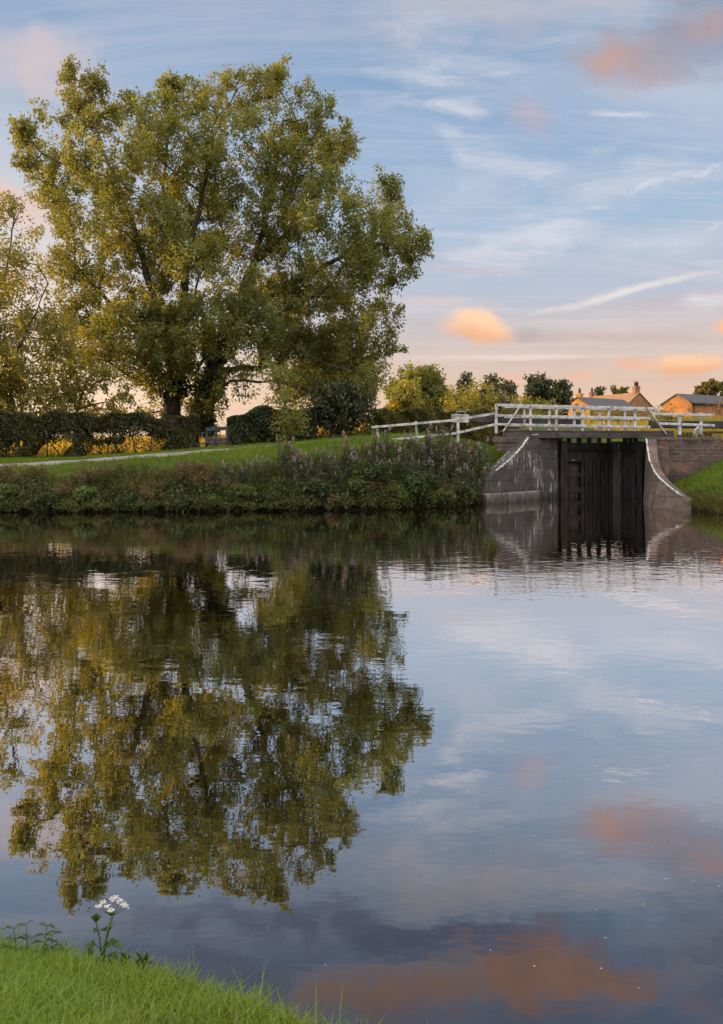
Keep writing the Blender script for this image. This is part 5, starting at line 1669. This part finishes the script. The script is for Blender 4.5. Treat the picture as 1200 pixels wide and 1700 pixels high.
# withered brown seed heads
def make_dock(hgt, label, seed):
    r = np.random.default_rng(seed)
    t = thing('seed_head_plant', label, 'wild plant', (0, 0, 0), 'withered brown plants on the far bank')
    gl = []
    for k in range(6):
        b = np.array([r.normal() * 0.14, r.normal() * 0.14, -0.05])
        top = np.array([b[0] + r.normal() * 0.22, b[1] + r.normal() * 0.22, hgt * r.uniform(0.6, 1.1)])
        st = MB(); lv = []
        st.tube([b, top], [0.011, 0.005], 4, cap=False)
        for q in range(5):
            a = b + (top - b) * r.uniform(0.6, 1.0)
            e = a + np.array([r.normal() * 0.08, r.normal() * 0.08, r.uniform(0.03, 0.12)])
            st.tube([a, e], [0.005, 0.003], 3, cap=False)
            lv.append(leaf_quads(e + r.normal(size=(22, 3)) * np.array([0.055, 0.055, 0.04]), 0.045, 0.03, r=r))
        st.build('stem', M['brown'], t)
        v, f = merge(lv); mesh_obj('seed_head', v, f, M['brown'], t)
        m = 34
        c = b + (top - b) * r.uniform(0.05, 0.75, m)[:, None] + r.normal(size=(m, 3)) * 0.09
        gl.append(leaf_quads(c, 0.13, 0.05, r=r, droop=0.4))
    v, f = merge(gl); mesh_obj('leaves', v, f, M['herb'], t)
    return t


DL = 'withered rusty brown plant with flat seed heads among the green bank plants'
dp_ = [make_dock(0.95, DL, 2), make_dock(0.75, DL, 9)]
spots = []
for (pa, pb, d0, d1, n) in ((300, 350, 0.2, 1.2, 13), (0, 60, 0.5, 1.3, 6), (90, 180, 0.2, 0.9, 9), (200, 270, 0.0, 0.9, 6), (590, 640, 0.0, 0.9, 8), (350, 390, 0.2, 0.8, 4), (735, 760, -0.1, 0.2, 3), (760, 815, 1.0, 2.0, 5), (520, 560, -0.1, 0.6, 4)):
    for _ in range(n):
        px = r.uniform(pa, pb); d = r.uniform(d0, d1)
        yb = np.interp((px - 600) / FPX * 26, [-12.2, -4.15, 0, 2.2, 3.6, 4.8], [24.4, 24.9, 25.3, 26.0, 27.0, 28.2]) + d
        spots.append(((px - 600) / FPX * yb, yb))
for k, (x, y) in enumerate(spots):
    pr = dp_[k % 2]
    z = float(height(x, y))
    if k < 2: pr.location = (x, y, z)
    else: copy_thing(pr, None, (x, y, z), r.uniform(0, 6.28), r.uniform(0.6, 1.0))


# ------------------------------------------------------------------ near plants
def leaf_blade(path, width, lobes=0, cup=0.15, r=None):
    """one modelled leaf: path of points, ragged outline, folded along the midrib"""
    path = np.array(path, float)
    n = 13
    u = np.linspace(0, 1, n)
    c = np.stack([np.interp(u, np.linspace(0, 1, len(path)), path[:, k]) for k in range(3)], -1)
    d = unit(np.gradient(c, axis=0))
    s = unit(np.cross(d, np.array([0, 0, 1.0])) + 1e-6)
    up = np.cross(s, d)
    w = width * np.sin(np.pi * np.clip(u, 0.02, 0.98)) ** 0.75 * (1 - 0.35 * u)
    if lobes:
        w = w * (0.72 + 0.38 * np.abs(np.sin(np.pi * u * lobes)))
    vs = np.stack([c - s * w[:, None] + up * (cup * w)[:, None], c, c + s * w[:, None] + up * (cup * w)[:, None]], 1).reshape(-1, 3)
    fs = []
    for k in range(n - 1):
        for j in range(2):
            fs.append([k * 3 + j, k * 3 + j + 1, (k + 1) * 3 + j + 1, (k + 1) * 3 + j])
    return vs, np.array(fs)


def NP(px, py, D):
    return P(px, py, D)


def hogweed():
    D = 2.36
    base = NP(172, 1606, D)
    base[2] = float(near_h(base[0], base[1])) - 0.01
    t = thing('hogweed', 'white flowering hogweed on a thick green stem at the near bank edge', 'wild flower', base)
    mb = MB()
    hub = NP(187, 1519, D)
    mb.tube([base, NP(172, 1580, D), NP(178, 1552, D), hub], [0.0055, 0.005, 0.0045, 0.0035], 8)
    mb.tube([NP(169, 1590, D), NP(166, 1566, D), NP(163, 1545, D)], [0.003, 0.0026, 0.002], 6)
    mb.tube([NP(166, 1560, D), NP(160, 1535, D + .02), NP(158, 1528, D + .02)], [0.0026, 0.002, 0.002], 6)
    mb.build('stem', M['stem'], t, smooth=True)
    r = np.random.default_rng(4)
    um = thing  # noqa
    rays = MB(); pet = []
    heads = [(164, 1506, -0.01), (171, 1500, 0.03), (178, 1506, -0.03), (186, 1495, 0.03), (192, 1492, 0.05), (198, 1498, 0.0), (204, 1504, -0.01), (209, 1507, 0.03), (184, 1513, -0.05)]
    for (px, py, dd) in heads:
        e = NP(px, py, D + dd)
        rays.tube([hub, hub + (e - hub) * 0.5 + np.array([0, 0, -0.004]), e], [0.0014, 0.001, 0.001], 5)
        for q in range(15):
            a = r.uniform(0, 6.28); rr = 0.0098 * math.sqrt(r.uniform())
            c = e + np.array([math.cos(a) * rr, math.sin(a) * rr, 0.003 + r.normal() * 0.0015])
            for k in range(5):
                th = k * 1.2566 + r.uniform(0, 0.5)
                dr = np.array([math.cos(th), math.sin(th), 0.15])
                s_ = np.array([-math.sin(th), math.cos(th), 0])
                L = r.uniform(0.003, 0.0052)
                pet.append([c, c + dr * L * .6 + s_ * L * .4, c + dr * L, c + dr * L * .6 - s_ * L * .4])
    ro = rays.build('umbel_rays', M['stem'], t, smooth=True)
    v = np.array(pet).reshape(-1, 3)
    mesh_obj('petals', v, np.arange(len(v)).reshape(-1, 4), M['white_petal'], ro)
    # leaves
    L = []
    def lf(a, b, c, w, lob=4):
        L.append(leaf_blade([NP(*a), NP(*b), NP(*c)], w, lob))
    lf((169, 1581, D), (156, 1566, D - .02), (139, 1572, D - .03), 0.0192, 3)
    lf((173, 1578, D), (190, 1564, D - .03), (206, 1578, D - .05), 0.0208, 4)
    lf((176, 1570, D), (188, 1562, D + .02), (199, 1565, D + .03), 0.0160, 3)
    lf((178, 1552, D), (184, 1542, D), (192, 1533, D - .01), 0.0144, 3)
    lf((171, 1590, D), (184, 1584, D - .04), (196, 1592, D - .06), 0.0192, 4)
    lf((166, 1548, D), (160, 1544, D - .01), (155, 1549, D - .02), 0.0160, 3)
    lf((176, 1546, D), (172, 1541, D + .03), (167, 1544, D + .05), 0.0160, 3)
    lf((159, 1531, D + .02), (156, 1523, D + .01), (160, 1516, D), 0.0176, 2)
    lf((159, 1531, D + .02), (163, 1525, D + .01), (165, 1518, D + .03), 0.0128, 2)
    lf((170, 1598, D), (164, 1590, D - .03), (157, 1602, D - .05), 0.0208, 4)
    lf((186, 1521, D), (180, 1515, D), (173, 1514, D + .01), 0.0096, 2)
    v, f = merge(L)
    o = mesh_obj('leaves', v, f, M['nettle'], t, smooth=True)


hogweed()


def nettle(label, px, D, top, lean, n_pairs, big=1.0):
    b = NP(px, 1575, D)
    b[2] = float(near_h(b[0], b[1])) - 0.01
    e = NP(px + lean, top, D)
    t = thing('nettle', label, 'wild plant', b, 'nettles on the near bank edge')
    mb = MB(); mb.tube([b, (b + e) / 2 + np.array([0.004, 0, 0]), e], [0.0026, 0.002, 0.0012], 6); mb.build('stem', M['stem_red'], t, smooth=True)
    L = []
    r = np.random.default_rng(int(px))
    for k in range(n_pairs):
        u = 0.30 + 0.68 * k / max(1, n_pairs - 1)
        c = b + (e - b) * u
        a = r.uniform(-0.7, 0.7)
        for sgn in (1, -1):
            dr = np.array([math.cos(a), math.sin(a), 0]) * sgn
            ln = 0.050 * big * r.uniform(0.6, 1.15)
            dz = r.uniform(-0.012, 0.010)
            L.append(leaf_blade([c, c + dr * ln * .5 + np.array([0, 0, .008 + dz * .5]), c + dr * ln + np.array([0, 0, dz])], 0.0085 * big, 5, 0.25))
    v, f = merge(L)
    mesh_obj('leaves', v, f, M['nettle'], t, smooth=True)


nettle('dark nettle with drooping leaf pair, leftmost plant on the near bank', 26, 2.50, 1540, -4, 3, 1.0)
nettle('bare purple stalk of a nettle between two leafy ones', 43, 2.50, 1533, 0, 3, 0.55)
nettle('upright nettle with three bright leaf pairs nearest the hogweed', 66, 2.47, 1536, 12, 4, 1.0)
nettle('low leafy nettle just behind the bright nettle', 84, 2.50, 1552, 2, 4, 0.9)

# small dark dock at the edge
db = NP(238, 1612, 2.28); db[2] = float(near_h(db[0], db[1])) - 0.01
t = thing('dock_plant', 'small dark leafy dock at the bank edge right of the hogweed', 'wild plant', db)
L = []
r = np.random.default_rng(8)
for (a, b) in (((232, 1590), (226, 1580)), ((240, 1588), (234, 1578)), ((246, 1588), (250, 1584)), ((248, 1598), (254, 1596)), ((228, 1596), (216, 1586)), ((240, 1594), (245, 1580)), ((236, 1600), (228, 1594))):
    L.append(leaf_blade([db, NP(*a, 2.28), NP(*b, 2.27 + r.uniform(-.03, .03))], 0.011, 3))
v, f = merge(L); mesh_obj('leaves', v, f, M['nettle'], t, smooth=True)

for (px, D, rz_, sc, lab) in ((206, 2.34, 1.0, 0.8, 'low dock leaves at the right foot of the white hogweed'), (150, 2.42, 2.4, 0.75, 'low dock leaves at the left foot of the white hogweed'), (300, 2.16, 0.5, 0.55, 'tiny dock halfway along the near bank edge'), (108, 2.5, 4.0, 0.7, 'low dock leaves between the nettles and the hogweed')):
    p = NP(px, 1600, D); p[2] = float(near_h(p[0], p[1])) - 0.01
    copy_thing(t, lab, p, rz_, sc)['group'] = 'docks along the near bank edge'
t['group'] = 'docks along the near bank edge'

# ------------------------------------------------------------------ specks floating on the water
def make_fleck():
    r = np.random.default_rng(1)
    n = 9
    vs = []
    for z, k in ((0.004, 1.0), (0.014, 0.55)):
        for i in range(n):
            a = 2 * math.pi * i / n
            q = k * (0.028 + 0.008 * math.sin(3 * a + 1))
            vs.append((q * math.cos(a), q * 0.7 * math.sin(a), z))
    fs = [[i, (i + 1) % n, n + (i + 1) % n, n + i] for i in range(n)] + [list(range(n, 2 * n))]
    o = mesh_obj('floating_petal', vs, fs, M['white_petal'], smooth=True)
    return tag(o, 'tiny white petal floating on the open water', 'petal', 'white petals floating on the water')


fleck = make_fleck()
sp = [(815, 1410), (887, 1604), (1005, 1557), (1082, 1406), (1067, 1502), (1020, 1458), (1152, 1463), (1172, 1437), (1193, 1471), (1068, 1501), (1105, 1459), (1165, 1362), (1115, 1399), (990, 1510), (1060, 1640), (998, 1608), (885, 1387), (444, 1541), (115, 1522), (1028, 832.9), (540, 1602), (814, 1577)]
for k, (px, py) in enumerate(sp):
    D = CAM_H * FPX / (py - HOR)
    if k == 19: continue
    o = fleck if k == 0 else fleck.copy()
    if k: COL.objects.link(o)
    o.location = ((px - 600) / FPX * D, D, 0.0)
    s = (0.16 if D < 5 else 0.2) * random.uniform(0.5, 1.1)
    o.scale = (s, s, s)
    o.rotation_euler = (0, 0, random.uniform(0, 6))
